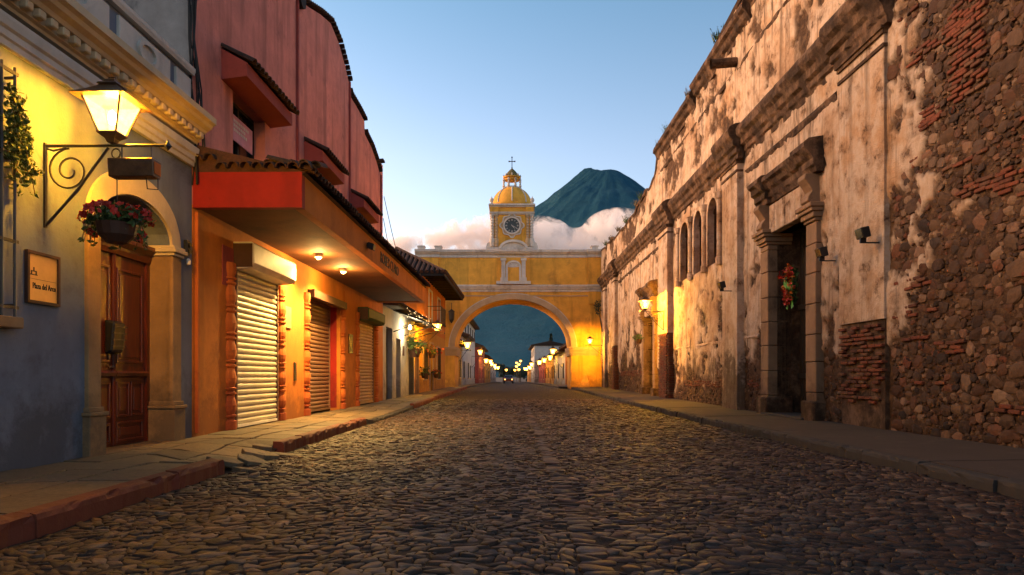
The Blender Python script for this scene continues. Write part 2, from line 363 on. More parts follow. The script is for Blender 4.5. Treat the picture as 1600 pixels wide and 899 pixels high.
def ruin(name, whole=False, run=0.9):
    t = NT(name)
    at = t.math('ADD', 1.0, 0.0) if whole else t.new('Attribute', attribute_name='plaster').outputs['Fac']
    n1 = t.noise(0.55, 10, 0.7, dist=0.3); n2 = t.noise(2.6, 10, 0.72)
    pl = t.ramp(n1, [(0.30, (0.30, 0.165, 0.085)), (0.43, (0.47, 0.315, 0.20)), (0.53, (0.58, 0.45, 0.34)), (0.64, (0.50, 0.31, 0.175)), (0.75, (0.34, 0.175, 0.08))])
    pl = t.mix(t.math('MULTIPLY', t.ramp(n2, [(0.50, 0), (0.62, 1)]), 0.62), pl, (0.17, 0.085, 0.038))
    stk = t.ramp(t.noise(1.3, 9, 0.74, (2.4, 2.4, 0.17)), [(0.50, 0), (0.62, 1)])
    sz = t.new('SeparateXYZ'); t.link(t.new('NewGeometry').outputs['Position'], sz.inputs[0])
    hi = t.ramp(t.math('MULTIPLY', sz.outputs[2], 0.1), [(0.10, 1.0), (0.22, 0.55), (0.50, 0.5), (0.66, 1.0), (0.765, 0.55), (0.86, 0.8), (1.0, 1.0)])
    pl = t.mix(t.math('MULTIPLY', t.math('MULTIPLY', stk, run), hi), pl, (0.040, 0.023, 0.013))
    fl = t.ramp(t.noise(2.6, 12, 0.80), [(0.60, 0), (0.63, 1)])
    pl = t.mix(t.math('MULTIPLY', fl, 0.85), pl, (0.09, 0.05, 0.03))
    mo = t.ramp(t.noise(7, 8, 0.75), [(0.3, (0.022, 0.012, 0.007)), (0.5, (0.075, 0.040, 0.020)), (0.68, (0.17, 0.098, 0.050)), (0.8, (0.27, 0.18, 0.11))])
    gr = t.math('SUBTRACT', t.noise(1.1, 8, 0.72), t.math('MULTIPLY', sz.outputs[2], 0.16))
    pl = t.mix(t.math('MULTIPLY', t.ramp(gr, [(0.26, 0), (0.36, 1)]), 0.8), pl, (0.075, 0.042, 0.023))
    col = t.mix(at, mo, pl)
    lt = t.ramp(t.noise(3.3, 10, 0.8, (1, 1, 0.6)), [(0.60, 0), (0.66, 1)])
    col = t.mix(t.math('MULTIPLY', lt, t.math('MULTIPLY', at, 0.55)), col, (0.52, 0.41, 0.32))
    h = t.math('ADD', t.math('MULTIPLY', t.noise(9, 10, 0.75), 1.5), t.math('SUBTRACT', t.noise(50, 6, 0.7), t.math('MULTIPLY', fl, 0.8)))
    return t.done(col, 0.9, t.bump(h, 0.85, 0.04), 0.2)
M['ruin'] = ruin('ruined_wall')
def mould():
    t = NT('weathered_moulding'); n1 = t.noise(2.0, 10, 0.72)
    col = t.ramp(n1, [(0.3, (0.018, 0.011, 0.007)), (0.48, (0.070, 0.040, 0.023)), (0.62, (0.19, 0.115, 0.070)), (0.75, (0.06, 0.033, 0.018))])
    stk = t.ramp(t.noise(3, 8, 0.7, (2, 2, 0.25)), [(0.5, 0), (0.7, 1)])
    col = t.mix(t.math('MULTIPLY', stk, 0.7), col, (0.022, 0.014, 0.010))
    h = t.math('ADD', t.math('MULTIPLY', t.noise(7, 10, 0.75), 2.0), t.noise(45, 6, 0.7))
    return t.done(col, 0.9, t.bump(h, 0.8, 0.04), 0.2)
M['mould'] = mould()
M['portal'] = plaster('portal_stone', (0.33, 0.20, 0.115), (0.09, 0.05, 0.03), 0.8, 0.6, 0.25, bump=0.5)
M['pil'] = ruin('pilaster_plaster', True, 0.55)

# ------------------------------------------------------------------ ground, street, volcano
def gz(y):                      # gentle rise to the arch, then a fall beyond it
    return 0.17*float(np.clip((y-18)/28, 0, 1)) - 0.006*max(0, y-55)
g = MB(); g.box(-9000, 9000, -3000, 20000, -8.0, -3.6)
g.build('ground', M['earth'], frame=FW, kind='structure', label='dark ground lying beyond the houses of the street')
KX_L, KX_R = -3.1, lambda y: 4.36-0.008*y
street = thing('street', 'cobbled street of worn brown stones running to the arch', None, FW, (0, 0, 0), kind='structure')
sb = MB(); ys = lin(-6, 60, 66)+lin(66, 330, 44)[0:]
ys = sorted(set(ys))
for a, b in zip(ys[:-1], ys[1:]):
    xs = lin(-6.2, 7.2, 12)
    for x0, x1 in zip(xs[:-1], xs[1:]):
        f = lambda x, y: (x, y, gz(y)-0.06)
        sb.add([f(x0, a), f(x1, a), f(x1, b), f(x0, b)], [(0, 1, 2, 3)])
def surf(x, y): return gz(y) + 0.03*(1-((x-0.5)/4)**2) + 0.06*(float(fbm(x*0.5+9, y*0.4))-0.5)
_xs = lin(-3.3, 4.5, 44); _ys = lin(1.2, 16, 84)+lin(16, 28.8, 40)[1:]
_sf = {(i, j): surf(x, y)-0.0075+0.010*(float(fbm(x*6, y*6, 3))-0.5) for i, x in enumerate(_xs) for j, y in enumerate(_ys)}
_jm = MB(); _jm.v = [(x, y, _sf[i, j]) for i, x in enumerate(_xs) for j, y in enumerate(_ys)]
_n = len(_ys); _jm.f = [(i*_n+j, (i+1)*_n+j, (i+1)*_n+j+1, i*_n+j+1) for i in range(len(_xs)-1) for j in range(_n-1)]
_jm.build('joint_sand', M['dirt'], street, fix=False, smooth=True)
def far_cob():
    t = NT('far_cobbles'); v = t.new('TexVoronoi'); v.inputs['Scale'].default_value = 10.5
    t.link(t.coord((1, 1, 1), 'World'), v.inputs['Vector'])
    cr = t.ramp(v.outputs['Color'], [(0.2, (0.018, 0.010, 0.006)), (0.5, (0.045, 0.024, 0.012)), (0.8, (0.075, 0.042, 0.023))])
    sh = t.ramp(v.outputs['Distance'], [(0.3, 1.0), (0.6, 0.3)])
    return t.done(t.mix(1.0, cr, sh, 'MULTIPLY'), 0.75, t.bump(t.math('ADD', t.ramp(v.outputs['Distance'], [(0.2, 1.0), (0.6, 0.0)]), t.math('MULTIPLY', t.noise(7, 4), 1.5)), 1.0, 0.05), 0.2)
sb.build('street_bed', M['dirt'], street)
fs_ = MB()
_ya = lin(28.3, 48, 40)+lin(48, 330, 60)[1:]; _xa = lin(-3.3, 4.3, 16); _n = len(_xa)
fs_.v = [(x, y, gz(y)+(0.03*(1-((x-0.5)/4)**2)+0.06*(float(fbm(x*0.5+9, y*0.4))-0.5))*max(0, min(1, (60-y)/15))) for y in _ya for x in _xa]
fs_.f = [(j*_n+i, j*_n+i+1, (j+1)*_n+i+1, (j+1)*_n+i) for j in range(len(_ya)-1) for i in range(_n-1)]
fs_.build('distant_paving', far_cob(), street)

def cobbles():
    P = 0.088; YEND = 28.5
    jr = np.random.default_rng(11)
    nx, ny = 92, 345
    K, Rr = np.meshgrid(np.arange(2*nx+4), np.arange(ny+2), indexing='ij')
    CX = (K/2)*P*1.12 - 4.2 + jr.uniform(-1, 1, K.shape)*P*0.34
    CY = 1.6 + Rr*P*0.92 + jr.uniform(-1, 1, K.shape)*P*0.34
    x0_, y0_ = CX.copy(), CY.copy()
    CY = CY + 0.20*(vnoise(x0_*0.9+40, y0_*0.5)-0.5) + 0.13*(vnoise(x0_*2.6+13, y0_*2.2+31)-0.5)
    CX = CX + 0.24*(vnoise(x0_*2.0, y0_*2.0+80)-0.5)
    items = []
    def stone(poly, z, tl, fine, gap, hgt=0.03):
        c = sum(poly, Vector((0, 0)))/len(poly); pts = poly
        if fine:
            pts = []
            for i, p in enumerate(poly):
                n = poly[(i+1) % len(poly)]; pts += [p*0.8+n*0.2, p*0.2+n*0.8]
        R_ = max((p-c).length for p in pts); g1 = 1-gap/max(R_, 0.02); n = len(pts); vs = []
        for k, dz in ((g1, -hgt), (g1*0.98, -0.005), (g1*0.90, 0.0)):
            for p in pts:
                d = (p-c)*k*(random.uniform(.95, 1.05) if dz > -hgt else 1)
                vs.append((c.x+d.x, c.y+d.y, z+dz+random.uniform(-.0022, .0022)+(tl[0]*d.x+tl[1]*d.y if dz > -hgt else 0)))
        fs = []
        for r in range(2): fs += [(r*n+i, r*n+(i+1) % n, (r+1)*n+(i+1) % n, (r+1)*n+i) for i in range(n)]
        vs.append((c.x, c.y, z+random.uniform(0, .003))); fs += [(2*n+i, 2*n+(i+1) % n, 3*n) for i in range(n)]
        return c, vs, fs
    cand = []
    for r in range(1, ny):
        for i in range(1, nx-1):
            k = 2*i+(r % 2)
            x = (CX[k, r]+CX[k, r+1])/2; y = (CY[k, r]+CY[k, r+1])/2
            if y > YEND or x < -3.07 or x > KX_R(y)-0.03 or abs(x-0.47) < 0.10: continue
            cand.append((k, r, x, y))
    ax = np.array([c[2] for c in cand]); ay = np.array([c[3] for c in cand])
    sz = np.array([gz(v) for v in ay])+0.03*(1-((ax-0.5)/4)**2)+0.06*(fbm(ax*0.5+9, ay*0.4)-0.5)
    H = jr.normal(0, 0.0042, len(cand)); TL = jr.normal(0, 0.085, (len(cand), 2)); GP = jr.uniform(0.0008, 0.0065, len(cand)); TN = jr.random(len(cand))
    for q, (k, r, x, y) in enumerate(cand):
        poly = [Vector((CX[a, b], CY[a, b])) for a, b in ((k-1, r), (k, r), (k+1, r), (k+1, r+1), (k, r+1), (k-1, r+1))]
        items.append(stone(poly, sz[q]+H[q], TL[q], y < 11, GP[q])+(TN[q],))
    y = 1.8                              # the seam of flatter stones along the middle
    while y < YEND:
        L = random.uniform(0.07, 0.15); xa = 0.37+random.uniform(-.025, .02); xb = 0.57+random.uniform(-.02, .025)
        poly = [Vector((xa, y)), Vector(((xa+xb)/2, y-random.uniform(0, .015))), Vector((xb, y+random.uniform(-.015, .015))), Vector((xb, y+L-.01)), Vector(((xa+xb)/2, y+L)), Vector((xa, y+L-.01))]
        items.append(stone(poly, surf(0.47, y)+0.001, (random.gauss(0, .08), random.gauss(0, .08)), True, 0.004)+(random.random(),)); y += L
    vis = lambda c: c.y > 3.5 and abs(c.x)/c.y < 0.755
    order = sorted(range(len(items)), key=lambda q: (0 if vis(items[q][0]) else 1, items[q][0].y))
    parts = set(order[:300]); V, F, T, n0 = [], [], [], 0
    for q, (c, vs, fs, tn) in enumerate(items):
        if q in parts:
            m = MB(); m.add([(v[0]-c.x, v[1]-c.y, v[2]) for v in vs], fs)
            piece('cobble', m.mesh('cobble', M['cobble'], fix=False, smooth=True), street, (c.x, c.y, 0))
        else:
            V += vs; F += [tuple(i+n0 for i in f) for f in fs]; T += [tn]*len(vs); n0 += len(vs)
    rest = MB(); rest.v = V; rest.f = F
    o = rest.build('cobbles', M['cobble'], street, fix=False, smooth=True, kind='stuff')
    a = o.data.attributes.new('tint', 'FLOAT', 'POINT'); a.data.foreach_set('value', np.array(T, dtype=np.float32))
    print('cobbles', len(items))
cobbles()

def volcano():
    cx, cy, H = 800.0, 5500.0, 1705.0
    rs = list(np.concatenate([np.linspace(0, 700, 26), np.linspace(740, 3600, 60), [4200, 5200]])); n = 220
    vs, fs = [], []
    for r in rs:
        for j in range(n):
            t = 2*math.pi*j/n
            x, y = r*math.cos(t), r*math.sin(t)
            rr = math.sqrt((r*1.0)**2+90**2)-90
            h = H*math.exp(-rr/2350)*1.0 - rr*0.13
            gul = float(fbm(t*9+40, r/1300, 4))-0.5
            h += gul*min(r, 900)*0.08 + (float(fbm(x/260+50, y/260+7, 5))-0.5)*110*min(1, r/200)
            # summit shoulder to the left of the peak
            h += -40*math.exp(-((x+105)**2+y*y)/55**2) + 75*math.exp(-((x+215)**2+y*y)/120**2) + 130*math.exp(-((x+520)**2+y*y)/330**2)
            vs.append((cx+x, cy+y, h-60))
    k = len(rs)
    fs = [(i*n+j, i*n+(j+1) % n, (i+1)*n+(j+1) % n, (i+1)*n+j) for i in range(k-1) for j in range(n)]
    t = NT('hazed_volcano_forest')
    col = t.ramp(t.noise(0.006, 10, 0.72), [(0.3, (0.008, 0.050, 0.085)), (0.55, (0.012, 0.066, 0.110)), (0.75, (0.022, 0.078, 0.115))])  # forest colour pushed to blue: distance haze painted into the base colour
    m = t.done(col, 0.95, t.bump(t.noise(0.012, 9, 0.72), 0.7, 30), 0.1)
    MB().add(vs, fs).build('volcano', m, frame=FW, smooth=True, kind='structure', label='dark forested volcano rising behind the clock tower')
volcano()
# ------------------------------------------------------------------ pavements
def jit_slabs(parent, x0f, x1f, y0, y1, pitch_y, ncol, zf, name='paving_slab', mat='slab', gap=0.012, jit=0.16, th=0.10, seed=5):
    jr = np.random.default_rng(seed); nr = int((y1-y0)/pitch_y)
    J = jr.uniform(-1, 1, (ncol+1, nr+1, 2)); J[0, :, 0] = 0; J[ncol, :, 0] = 0
    def P(i, r):
        y = y0+(y1-y0)*r/nr; xa, xb = x0f(y), x1f(y)
        return Vector((xa+(xb-xa)*(i+J[i, r, 0]*jit)/ncol, y+(J[i, r, 1]*jit*pitch_y if 0 < r < nr else 0)))
    for r in range(nr):
        for i in range(ncol):
            poly = [P(i, r), P(i+1, r), P(i+1, r+1), P(i, r+1)]
            c = sum(poly, Vector((0, 0)))/4; dz = jr.normal(0, 0.004)
            tx, ty = jr.normal(0, 0.006), jr.normal(0, 0.006)
            pts = []
            for a in range(4):           # clip corners a little, ragged edges
                p, n = poly[a], poly[(a+1) % 4]
                for f in (0.05, 0.35, 0.65, 0.95):
                    q = p*(1-f)+n*f; d = q-c
                    pts.append(c+d*(1-(gap+abs(jr.normal(0, 0.006)))/max(d.length, .05)))
            m = MB(); vs = []
            for k, z in ((1, -th), (1, -0.012), (0.985, 0)):
                for p in pts:
                    d = (p-c)*k; vs.append((d.x, d.y, zf(c.x+d.x, c.y+d.y)+dz+z+tx*d.x+ty*d.y))
            n = len(pts); fs = [tuple(range(2*n, 3*n))]
            for q in range(2): fs += [(q*n+b, q*n+(b+1) % n, (q+1)*n+(b+1) % n, (q+1)*n+b) for b in range(n)]
            m.add(vs, fs); piece(name, m.mesh(name, M[mat], fix=False), parent, (c.x, c.y, 0))
wallL = lambda y: -4.86+0.012*y
wallR = lambda y: 6.26-0.005*y
def swL(x, y):
    z = 0.15+gz(y)
    dip = sig((y-7.45)/0.12)*sig((9.2-y)/0.12)
    f = np.clip((x+4.1)/(KX_L+4.1), 0, 1)
    z -= 0.16*dip*f
    dip2 = sig((y-14.9)/0.25)*sig((21.5-y)/0.6)
    z -= 0.09*dip2*f
    return float(z)
pl = thing('sidewalk_left', 'worn stone sidewalk with red kerb along the blue and orange fronts', None, FW, (0, 0, 0), kind='structure')
bed = MB()
for a, b in zip(lin(0, 48, 96)[:-1], lin(0, 48, 96)[1:]):
    for xa, xb in zip(lin(-5.3, KX_L-0.1, 4)[:-1], lin(-5.3, KX_L-0.1, 4)[1:]):
        F = lambda x, y: (x, y, swL(x, y)-0.03)
        bed.add([F(xa, a), F(xb, a), F(xb, b), F(xa, b)], [(0, 1, 2, 3)])
bed.build('pavement_bed', M['dirt'], pl)
jit_slabs(pl, lambda y: wallL(y)-0.02, lambda y: KX_L-0.15, 2.5, 24.5, 0.66, 3, swL)
jit_slabs(pl, lambda y: wallL(y)-0.02, lambda y: KX_L-0.15, 24.5, 47.5, 1.3, 2, swL, seed=8)
def kerb_run(y0, y1, L, mat, parent, xo, w, top, face, n='kerb_stone', zt=0.0):
    k = max(1, round((y1-y0)/L))
    for i in range(k):
        a = y0+(y1-y0)*i/k+0.004; b = y0+(y1-y0)*(i+1)/k-0.004
        dx, dz = random.gauss(0, .008), random.gauss(0, .005)
        za = top(a)+dz; zb = top(b)+dz
        m = MB(); s = 1 if face > 0 else -1
        nseg = 10; ring = []
        prof = [(0, -0.32), (0, -0.05), (-0.012*s, -0.015), (-0.035*s, 0.0), (-w*s, 0.0), (-w*s, -0.32)]
        vs = []
        for q in range(nseg+1):
            y = a+(b-a)*q/nseg; z = za+(zb-za)*q/nseg
            for j, (px, pz) in enumerate(prof):
                ch = (random.uniform(0, 0.014)+(random.random() < .12)*random.uniform(.01, .03)) if 0 < j < 4 else 0
                vs.append((xo(y)+dx+px-ch*s, y, z+pz-ch*0.6))
        P_ = len(prof); fs = [(q*P_+j, q*P_+(j+1) % P_, (q+1)*P_+(j+1) % P_, (q+1)*P_+j) for q in range(nseg) for j in range(P_)]
        fs += [tuple(range(P_)), tuple(range((nseg+1)*P_-1, nseg*P_-1, -1))]
        m.add(vs, fs).build(n, M[mat], parent)
kt = lambda y: 0.165+gz(y)
kerb_run(1.5, 7.38, 0.98, 'kerb_red', pl, lambda y: KX_L, 0.15, kt, 1)
kerb_run(9.3, 14.6, 0.88, 'kerb_red', pl, lambda y: KX_L, 0.15, kt, 1)
kerb_run(14.7, 21.4, 1.1, 'kerb_grey', pl, lambda y: KX_L+0.02, 0.15, lambda y: swL(KX_L, y)+0.01, 1)
kerb_run(21.6, 47, 1.3, 'kerb_red', pl, lambda y: KX_L+0.02, 0.15, kt, 1)
# tumbled slabs of the crossing, sloping to the street
for (x, y, sx, sy, tx, ty, rz) in ((-3.22, 7.72, .22, .16, .30, .04, .2), (-3.12, 8.15, .25, .17, .34, -.03, -.3), (-3.2, 8.62, .24, .2, .30, .02, .15), (-3.0, 8.95, .2, .12, .2, .06, .4), (-3.3, 9.05, .17, .13, .22, -.05, -.2), (-2.96, 7.62, .18, .10, .25, 0, .5)):
    m = MB(); pts = []
    for k in range(6):
        t = 2*math.pi*(k+random.uniform(-.2, .2))/6; q = random.uniform(.8, 1.15); pts.append((math.cos(t)*sx*q, math.sin(t)*sy*q))
    m.prof_z(pts, -0.06, 0.0)
    piece('broken_slab', m.mesh('broken_slab', M['slab'], bevel=0.006), pl, (x, y, 0.052+(-3.05-x)*0.32), (ty, tx*.7, rz))
pr = thing('sidewalk_right', 'smooth concrete sidewalk along the ruined convent wall', None, FW, (0, 0, 0), kind='structure')
y = 1.5
while y < 47.5:
    L = random.uniform(1.7, 2.3); b = min(y+L, 48)
    m = MB(); z = 0.14+gz(y); z2 = 0.14+gz(b); d = random.gauss(0, .004); vs = []; N = 5
    for q in range(N+1):
        yy = y+0.005+(b-y-0.01)*q/N; zz = z+(z2-z)*q/N+d
        xa, xb = KX_R(yy)+0.152, wallR(yy)+0.35
        for j in range(5):
            x = xa+(xb-xa)*j/4; vs.append((x, yy, zz+0.010*(float(fbm(x*1.5, yy*1.5))-.5)+0.03*j/4))
        vs += [(xb, yy, zz-0.15), (xa, yy, zz-0.15)]
    fs = [(q*7+j, q*7+(j+1) % 7, (q+1)*7+(j+1) % 7, (q+1)*7+j) for q in range(N) for j in range(7)]+[tuple(range(7)), tuple(range(N*7+6, N*7-1, -1))]
    m.add(vs, fs).build('paving_slab', M['concrete'], pr); y = b
kerb_run(1.5, 47.5, 1.15, 'kerb_grey', pr, KX_R, 0.15, lambda y: 0.14+gz(y), -1)

# ------------------------------------------------------------------ foliage helpers
def leaves(mb, c, rad, n, size, squash=(1, 1, 1), seed=1, shell=0.3):
    r = np.random.default_rng(seed)
    for _ in range(n):
        d = r.normal(0, 1, 3); d /= np.linalg.norm(d)+1e-6
        p = np.array(c)+d*np.array(squash)*rad*(shell+(1-shell)*r.random())
        a = r.normal(0, 1, 3); a /= np.linalg.norm(a); b = np.cross(a, r.normal(0, 1, 3)); b /= np.linalg.norm(b)+1e-6
        s = size*r.uniform(.4, 1.6); nrm = np.cross(a, b)*s*0.18
        mb.add([p-a*s, p-b*s*.5+nrm, p+a*s, p+b*s*.5+nrm], [(0, 1, 2), (0, 2, 3)])
    return mb
def flowers(mb, pts, s, seed=2):
    r = np.random.default_rng(seed)
    for p in pts:
        n = Vector(r.normal(0, 1, 3)); n.normalize(); a = n.orthogonal().normalized(); b = n.cross(a); p = Vector(p)
        q = s*r.uniform(.7, 1.2)
        for k in range(5):
            t = 2*math.pi*k/5; d = a*math.cos(t)+b*math.sin(t); e = n.cross(d)
            mb.add([p, p+d*q*.6+e*q*.4+n*q*.15, p+d*q+n*q*.3, p+d*q*.6-e*q*.4+n*q*.15], [(0, 1, 2, 3)])
    return mb

# ------------------------------------------------------------------ lanterns
def lantern_head(t, c, s, pane='pane', n=4, rot=math.pi/4):
    """tin hood, tapered glass, base; c = bottom point of the lantern, s = overall height"""
    x, y, z = c; k = s/0.70
    sh = lambda p: [(r*k*1.414, zz*k) for r, zz in p]
    MB().lathe(sh([(0.285, 0.44), (0.275, 0.45), (0.18, 0.515), (0.105, 0.575), (0.085, 0.60), (0.105, 0.605), (0.095, 0.62), (0.055, 0.64), (0.055, 0.665), (0.0, 0.67)]), c, n, rot).build('hood', M['tin'], t)
    h = MB(); h.tube([(x-.035*k, y, z+.66*k), (x-.035*k, y, z+.70*k), (x+.035*k, y, z+.70*k), (x+.035*k, y, z+.66*k)], .008*k, 5); h.build('hood_ring', M['tin'], t)
    zt, zb, rt, rb = .455, .10, .195, .085
    for j in range(4):
        a = rot+j*math.pi/2; b = a+math.pi/2; e = 1.414
        P = lambda r, ang, zz: (x+r*e*k*math.cos(ang), y+r*e*k*math.sin(ang), z+zz*k)
        MB().add([P(rb, a, zb), P(rb, b, zb), P(rt, b, zt), P(rt, a, zt)], [(0, 1, 2, 3)]).build('pane', M[pane], t)
        MB().tube([P(rb+.004, a, zb), P(rt+.004, a, zt)], .011*k, 5).build('frame_bar', M['tin'], t)
    MB().lathe(sh([(0.0, 0.0), (0.035, 0.012), (0.05, 0.05), (0.105, 0.095), (0.105, 0.11)]), c, n, rot).build('base', M['tin'], t)
    MB().lathe([(0.0, 0.2*k), (.03*k, .22*k), (.042*k, .27*k), (.03*k, .33*k), (0.0, .36*k)], c, 8).build('bulb', M['bulb'], t)
def spiral(c, r0, r1, a0, a1, n, y):
    return [(c[0]+(r0+(r1-r0)*i/n)*math.cos(a0+(a1-a0)*i/n), y, c[1]+(r0+(r1-r0)*i/n)*math.sin(a0+(a1-a0)*i/n)) for i in range(n+1)]
def wall_lantern(frame, y, z, out, arm, s, label, power, sgn=1, scroll=True, pane='pane', group='lit iron street lanterns', wall=0.0, radius=0.06):
    """bracket on the facade at (y, z): arm reaches 'arm' out, lantern stands 'out' from the wall"""
    w = wall
    t = thing('street_lantern', label, 'lantern', frame, (w*sgn, y, z), group)
    X = lambda d: (w+d)*sgn
    k = s/0.70
    b = MB(); b.box(min(X(.004), X(.022)), max(X(.004), X(.022)), y-.018*k, y+.018*k, z-.86*k, z+.03*k); b.build('wall_plate', M['iron'], t)
    MB().tube([(X(.01), y, z), (X(arm), y, z)], .016*k, 6).build('arm', M['iron'], t)
    MB().lathe([(0, -.06*k), (.045*k, -.01*k), (.02*k, .02*k), (0, .07*k)], (X(arm), y, z), 4).build('arm_tip', M['iron'], t)
    pts = [(X(.015), y, z-.84*k), (X(out*.25), y, z-.66*k), (X(out*.5), y, z-.46*k), (X(out*.72), y, z-.24*k), (X(out*.95), y, z-.02)]
    MB().tube(pts, .014*k, 6).build('brace', M['iron'], t)
    if scroll:
        pp = []
        for i in range(41):
            a = math.pi/2 + i/40*2*math.pi*1.75; r = (.235-.185*(i/40))*k
            pp.append((X(.27*k+r*math.cos(a)*sgn*sgn), y, z-.26*k+r*math.sin(a)))
        MB().tube(pp, .011*k, 5).build('scroll', M['iron'], t)
        MB().tube([(X(.03), y, z-.03*k), (X(.10*k), y, z-.05*k), (X(.24*k), y, z-.02*k)], .01*k, 5).build('scroll_tie', M['iron'], t)
    lantern_head(t, (X(out), y, z+.015), s, pane)
    if power: point(t, (X(out), y, z+.30*k), power, radius*k)
    return t

# ------------------------------------------------------------------ blue house
def blue_house():
    t = thing('blue_house', 'blue grey house with arched doorway and dentilled cream cornice', 'house', FL, (0, 1.0, 0))
    ya, yb = 7.85, 9.47; c = (ya+yb)/2; a = (yb-ya)/2
    arch_in = arch_f(c, a, 2.80, 0.50)
    win = (5.05, 6.38, 1.62, 3.9)
    w = MB(); strip_wall(w, [1.0, 10.1]+lin(ya, yb, 24), 4.7, [(ya, yb, 0.0, arch_in), win], 0.0, -0.42, 0.0, YZ)
    w.build('wall', M['blue'], t)
    r = MB(); r.box(-6, -0.43, 1.0, 10.1, 4.55, 4.75); r.build('flat_roof', M['grey_wall'], t)
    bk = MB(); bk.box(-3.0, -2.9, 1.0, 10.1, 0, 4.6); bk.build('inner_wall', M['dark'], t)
    # stone jambs with plinth and capital
    for (p, q, s) in ((ya-.235, ya, 1), (yb, yb+.235, -1)):
        j = MB(); j.box(-.30, .045, p, q, .1, 2.72); jo = j.build('door_jamb', M['stone'], t, bevel=.008)
        b = MB(); b.box(-.31, .085, p-.035, q+.035, .05, .60); b.box(-.31, .105, p-.055, q+.055, .60, .645); b.box(-.31, .07, p-.02, q+.02, .645, .70); b.build('plinth', M['stone'], jo, bevel=.008)
        cp = MB(); cp.box(-.31, .075, p-.03, q+.03, 2.72, 2.765); cp.box(-.31, .11, p-.06, q+.06, 2.765, 2.82); cp.box(-.31, .085, p-.04, q+.04, 2.82, 2.86); cp.build('capital', M['cream'], jo, bevel=.008)
    ar = MB(); ar.ring(arc_pts(c, a+.235, 2.86, .74), arc_pts(c, a, 2.80+.06, .455), lambda p, d: (d, p[0], p[1]), -.30, .04)
    ar.build('door_arch', M['cream'], t)
    # doors, recessed 0.28
    xd = -.30
    for (p, q) in ((ya, ya+.07), (yb-.07, yb)): MB().box(xd-.12, xd+.02, p, q, .14, 2.60).build('door_post', M['wood'], t)
    tr = MB(); tr.prof_y([(xd-.12, 2.60), (xd+.03, 2.60), (xd+.05, 2.66), (xd+.05, 2.70), (xd+.13, 2.76), (xd+.13, 2.81), (xd-.12, 2.81)], ya, yb); tr.build('transom', M['wood'], t)
    fl = MB(); fl.ring(arc_pts(c, a-.01, 2.82, .46, 16), arc_pts(c, a-.09, 2.82, .38, 16), lambda p, d: (d, p[0], p[1]), xd-.09, xd-.02)
    flo = fl.build('fanlight_frame', M['wood'], t)
    gl = MB(); gl.add([(xd-.06, p[0], p[1]) for p in arc_pts(c, a-.05, 2.82, .42, 16)], [tuple(range(17))]); gl.build('fanlight_glass', M['glass'], flo)
    for ang in (45, 90, 135):
        m = MB(); m.tube([(xd-.05, c, 2.83), (xd-.05, c+(a-.05)*math.cos(R(ang)), 2.82+.40*math.sin(R(ang)))], .014, 4); m.build('glazing_bar', M['wood'], flo)
    for i, (p, q) in enumerate(((ya+.072, c-.004), (c+.004, yb-.072))):
        lf = MB(); lf.box(xd-.06, xd-.015, p, q, .16, 2.598)
        leaf = lf.build('door_leaf', M['wood'], t)
        def panel(z0, z1, y0, y1, d=.022):
            m = MB(); m.ring([(y0, z0), (y1, z0), (y1, z1), (y0, z1), (y0, z0)], [(y0+.035, z0+.035), (y1-.035, z0+.035), (y1-.035, z1-.035), (y0+.035, z1-.035), (y0+.035, z0+.035)], lambda p_, d_: (d_, p_[0], p_[1]), xd-.016, xd-.016+d)
            m.prism([(y0+.075, z0+.075), (y1-.075, z0+.075), (y1-.075, z1-.075), (y0+.075, z1-.075)], lambda p_, d_: (d_, p_[0], p_[1]), xd-.016, xd-.002)
            m.build('door_panel', M['wood'], leaf, bevel=.005)
        panel(1.22, 2.44, p+.07, q-.07)
        panel(.52, .98, p+.06, (p+q)/2-.015); panel(.52, .98, (p+q)/2+.015, q-.06)
        panel(.20, .46, p+.06, q-.06)
        rl = MB(); rl.prof_y([(xd-.016, 1.03), (xd+.035, 1.05), (xd+.05, 1.09), (xd+.03, 1.12), (xd-.016, 1.12)], p, q); rl.build('mid_rail', M['wood'], leaf)
        if i == 0:
            k = MB(); k.tube([(xd-.01, q-.10, 1.17), (xd+.06, q-.10, 1.17), (xd+.06, q-.2, 1.16)], .014, 6); k.build('door_handle', M['tin'], leaf)
    cst = MB(); cst.tube([(xd+.0, c, .17), (xd+.0, c, 2.6)], .026, 8); cst.build('meeting_stile', M['wood'], t)
    st = MB(); st.box(xd-.4, .10, ya-.02, yb+.02, .02, .155); st.build('door_step', M['stone'], t)
    # entablature
    ar2 = MB(); ar2.prof_y([(-.02, 4.14), (.05, 4.14), (.055, 4.20), (.08, 4.215), (.08, 4.28), (.11, 4.30), (.125, 4.37), (.125, 4.40), (-.02, 4.40)], 1.0, 10.08); ar2.build('architrave', M['white_trim'], t)
    co = MB(); co.prof_y([(-.02, 4.47), (.09, 4.47), (.10, 4.50), (.14, 4.515), (.14, 4.615), (.21, 4.62), (.235, 4.66), (.30, 4.69), (.325, 4.73), (.375, 4.755), (.375, 4.84), (.34, 4.87), (-.35, 4.90), (-.35, 4.60), (-.02, 4.60)], 1.0, 10.09); co.build('cornice', M['cream'], t)
    dm = MB().box(.0, .085, -.05, .05, -.085, 0).mesh('dentil', M['cream'], bevel=.012)
    y = 5.6
    while y < 10.05: piece('dentil', dm, t, (.135, y, 4.612)); y += .175
    pa = MB(); pa.box(-.32, -.02, 1.0, 10.08, 4.86, 5.50); pao = pa.build('parapet', M['blue'], t)
    cpn = MB(); cpn.prof_y([(-.36, 5.48), (.05, 5.48), (.07, 5.53), (.07, 5.58), (-.36, 5.60)], 1.0, 10.08); cpn.build('coping', M['white_trim'], pao)
    bs = MB(); bs.box(-.03, .05, 1.0, 10.08, 4.885, 4.96); bs.build('base_band', M['white_trim'], pao)
